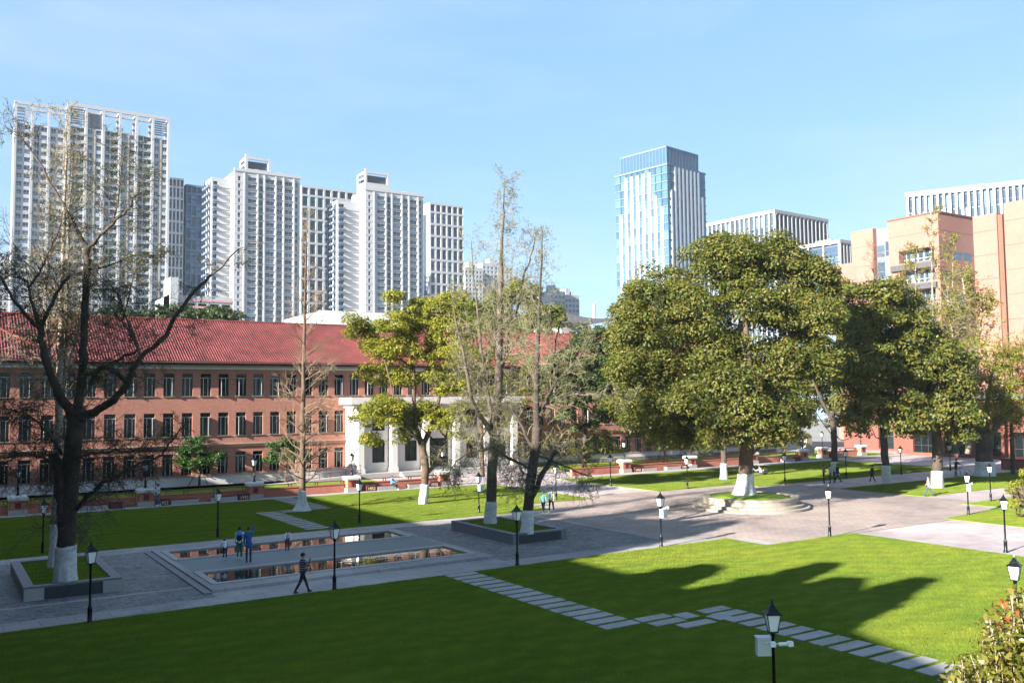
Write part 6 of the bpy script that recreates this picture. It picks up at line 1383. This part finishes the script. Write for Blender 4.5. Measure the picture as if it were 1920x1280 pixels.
na = ng.nodes.new('GeometryNodeInputNamedAttribute'); na.data_type = 'FLOAT_VECTOR'; na.inputs['Name'].default_value = 'turn'; nb = ng.nodes.new('GeometryNodeInputNamedAttribute'); nb.data_type = 'FLOAT_VECTOR'; nb.inputs['Name'].default_value = 'size'
ng.links.new(gi.outputs[0], ip.inputs['Points']); ng.links.new(ob.outputs['Geometry'], ip.inputs['Instance']); ng.links.new(na.outputs[0], ip.inputs['Rotation']); ng.links.new(nb.outputs[0], ip.inputs['Scale']); ng.links.new(ip.outputs[0], go.inputs[0])
def turf(rects, label, name='grass', z=LZ):
    P = []; Rz = []; Sz = []
    for x0, x1, y0, y1 in rects:
        nx, ny = max(1, round(x1-x0)), max(1, round(y1-y0)); sx, sy = (x1-x0)/nx, (y1-y0)/ny
        for i in range(nx):
            for j in range(ny): P.append((x0+sx*(i+.5), y0+sy*(j+.5), z)); Rz.append((0, 0, random.choice((0, math.pi)))); Sz.append((sx, sy, random.uniform(.85, 1.15)))
    me = bpy.data.meshes.new(name); me.from_pydata(P, [], [])
    for nm, dat in (('turn', Rz), ('size', Sz)): at = me.attributes.new(nm, 'FLOAT_VECTOR', 'POINT'); at.data.foreach_set('vector', np.array(dat, np.float32).ravel())
    o = link(name, me); md = o.modifiers.new('turf', 'NODES'); md.node_group = ng; stuff(o); tag(o, label, 'grass')
turf([(0, 38.4, 10, 37.1), (38.4, 45.8, 10, 34.15)], 'short mown turf covering the big near lawn')
turf([(2, 38.4, 54.55, 74.0), (38.45, 45.1, 58.35, 74.0)], 'short mown turf on the far lawn before the brick wall')
turf([(56.05, 63.8, 24, 34.6), (64.7, 84, 24, 38.5)], 'sunny turf by the pink cross path')
turf([(67, 95.1, 43.1, 51.0)], 'turf under the two whitewashed trunks')
turf([(53.3, 63, 59.4, 64.5), (63, 95.1, 56.9, 64.5), (53.3, 95.1, 65.2, 73.5)], 'shaded turf of the back lawn')

turf([(3.8, 6.75, 42.9, 49.5)], 'turf inside the granite planter of the gnarled tree', z=.50); turf([(27.9, 30.8, 43.1, 49.4)], 'turf inside the dark planter of the bare trees', z=.50)
# fallen leaves lying on the grass
fallm = leafmat('fallen_leaves', [(.30, .20, .05), (.22, .10, .03), (.34, .26, .08), (.16, .07, .03)], .1, .8)
def litter(n, x0, x1, y0, y1, label):
    P = np.stack([x0+(x1-x0)*rng.random(n), y0+(y1-y0)*rng.random(n), np.full(n, LZ+.03)], 1); V, F = leaf_cloud(P, np.tile([0, 0, 1.], (n, 1)), .10, .25, .7); o = stuff(link('fallen_leaves', np_mesh('fallen_leaves', V, F, fallm))); tag(o, label, 'leaves')
litter(1500, 24, 45, 55, 73, 'scattered dry leaves under the yellow-green tree'); litter(260, 56.5, 70, 27, 34.3, 'scattered yellow leaves on sunny turf by the cross path'); litter(260, 12, 44, 14, 34, 'few dry leaves on the big near lawn'); litter(700, 53.5, 95, 57, 73, 'dry leaves on the shaded back lawn')
# air: faint city haze
hz, nt, bs = nodes('city_haze'); nt.nodes.remove(bs); pv = nt.nodes.new('ShaderNodeVolumePrincipled'); pv.inputs['Color'].default_value = (.72, .86, 1.0, 1); pv.inputs['Density'].default_value = HAZE; pv.inputs['Anisotropy'].default_value = .0
nt.links.new(pv.outputs[0], nt.nodes['Material Output'].inputs['Volume'])
if HAZE > 0:
    b = MB(); b.box(-60, 900, -60, 900, -1.5, 160); stuff(b.build('haze', hz))
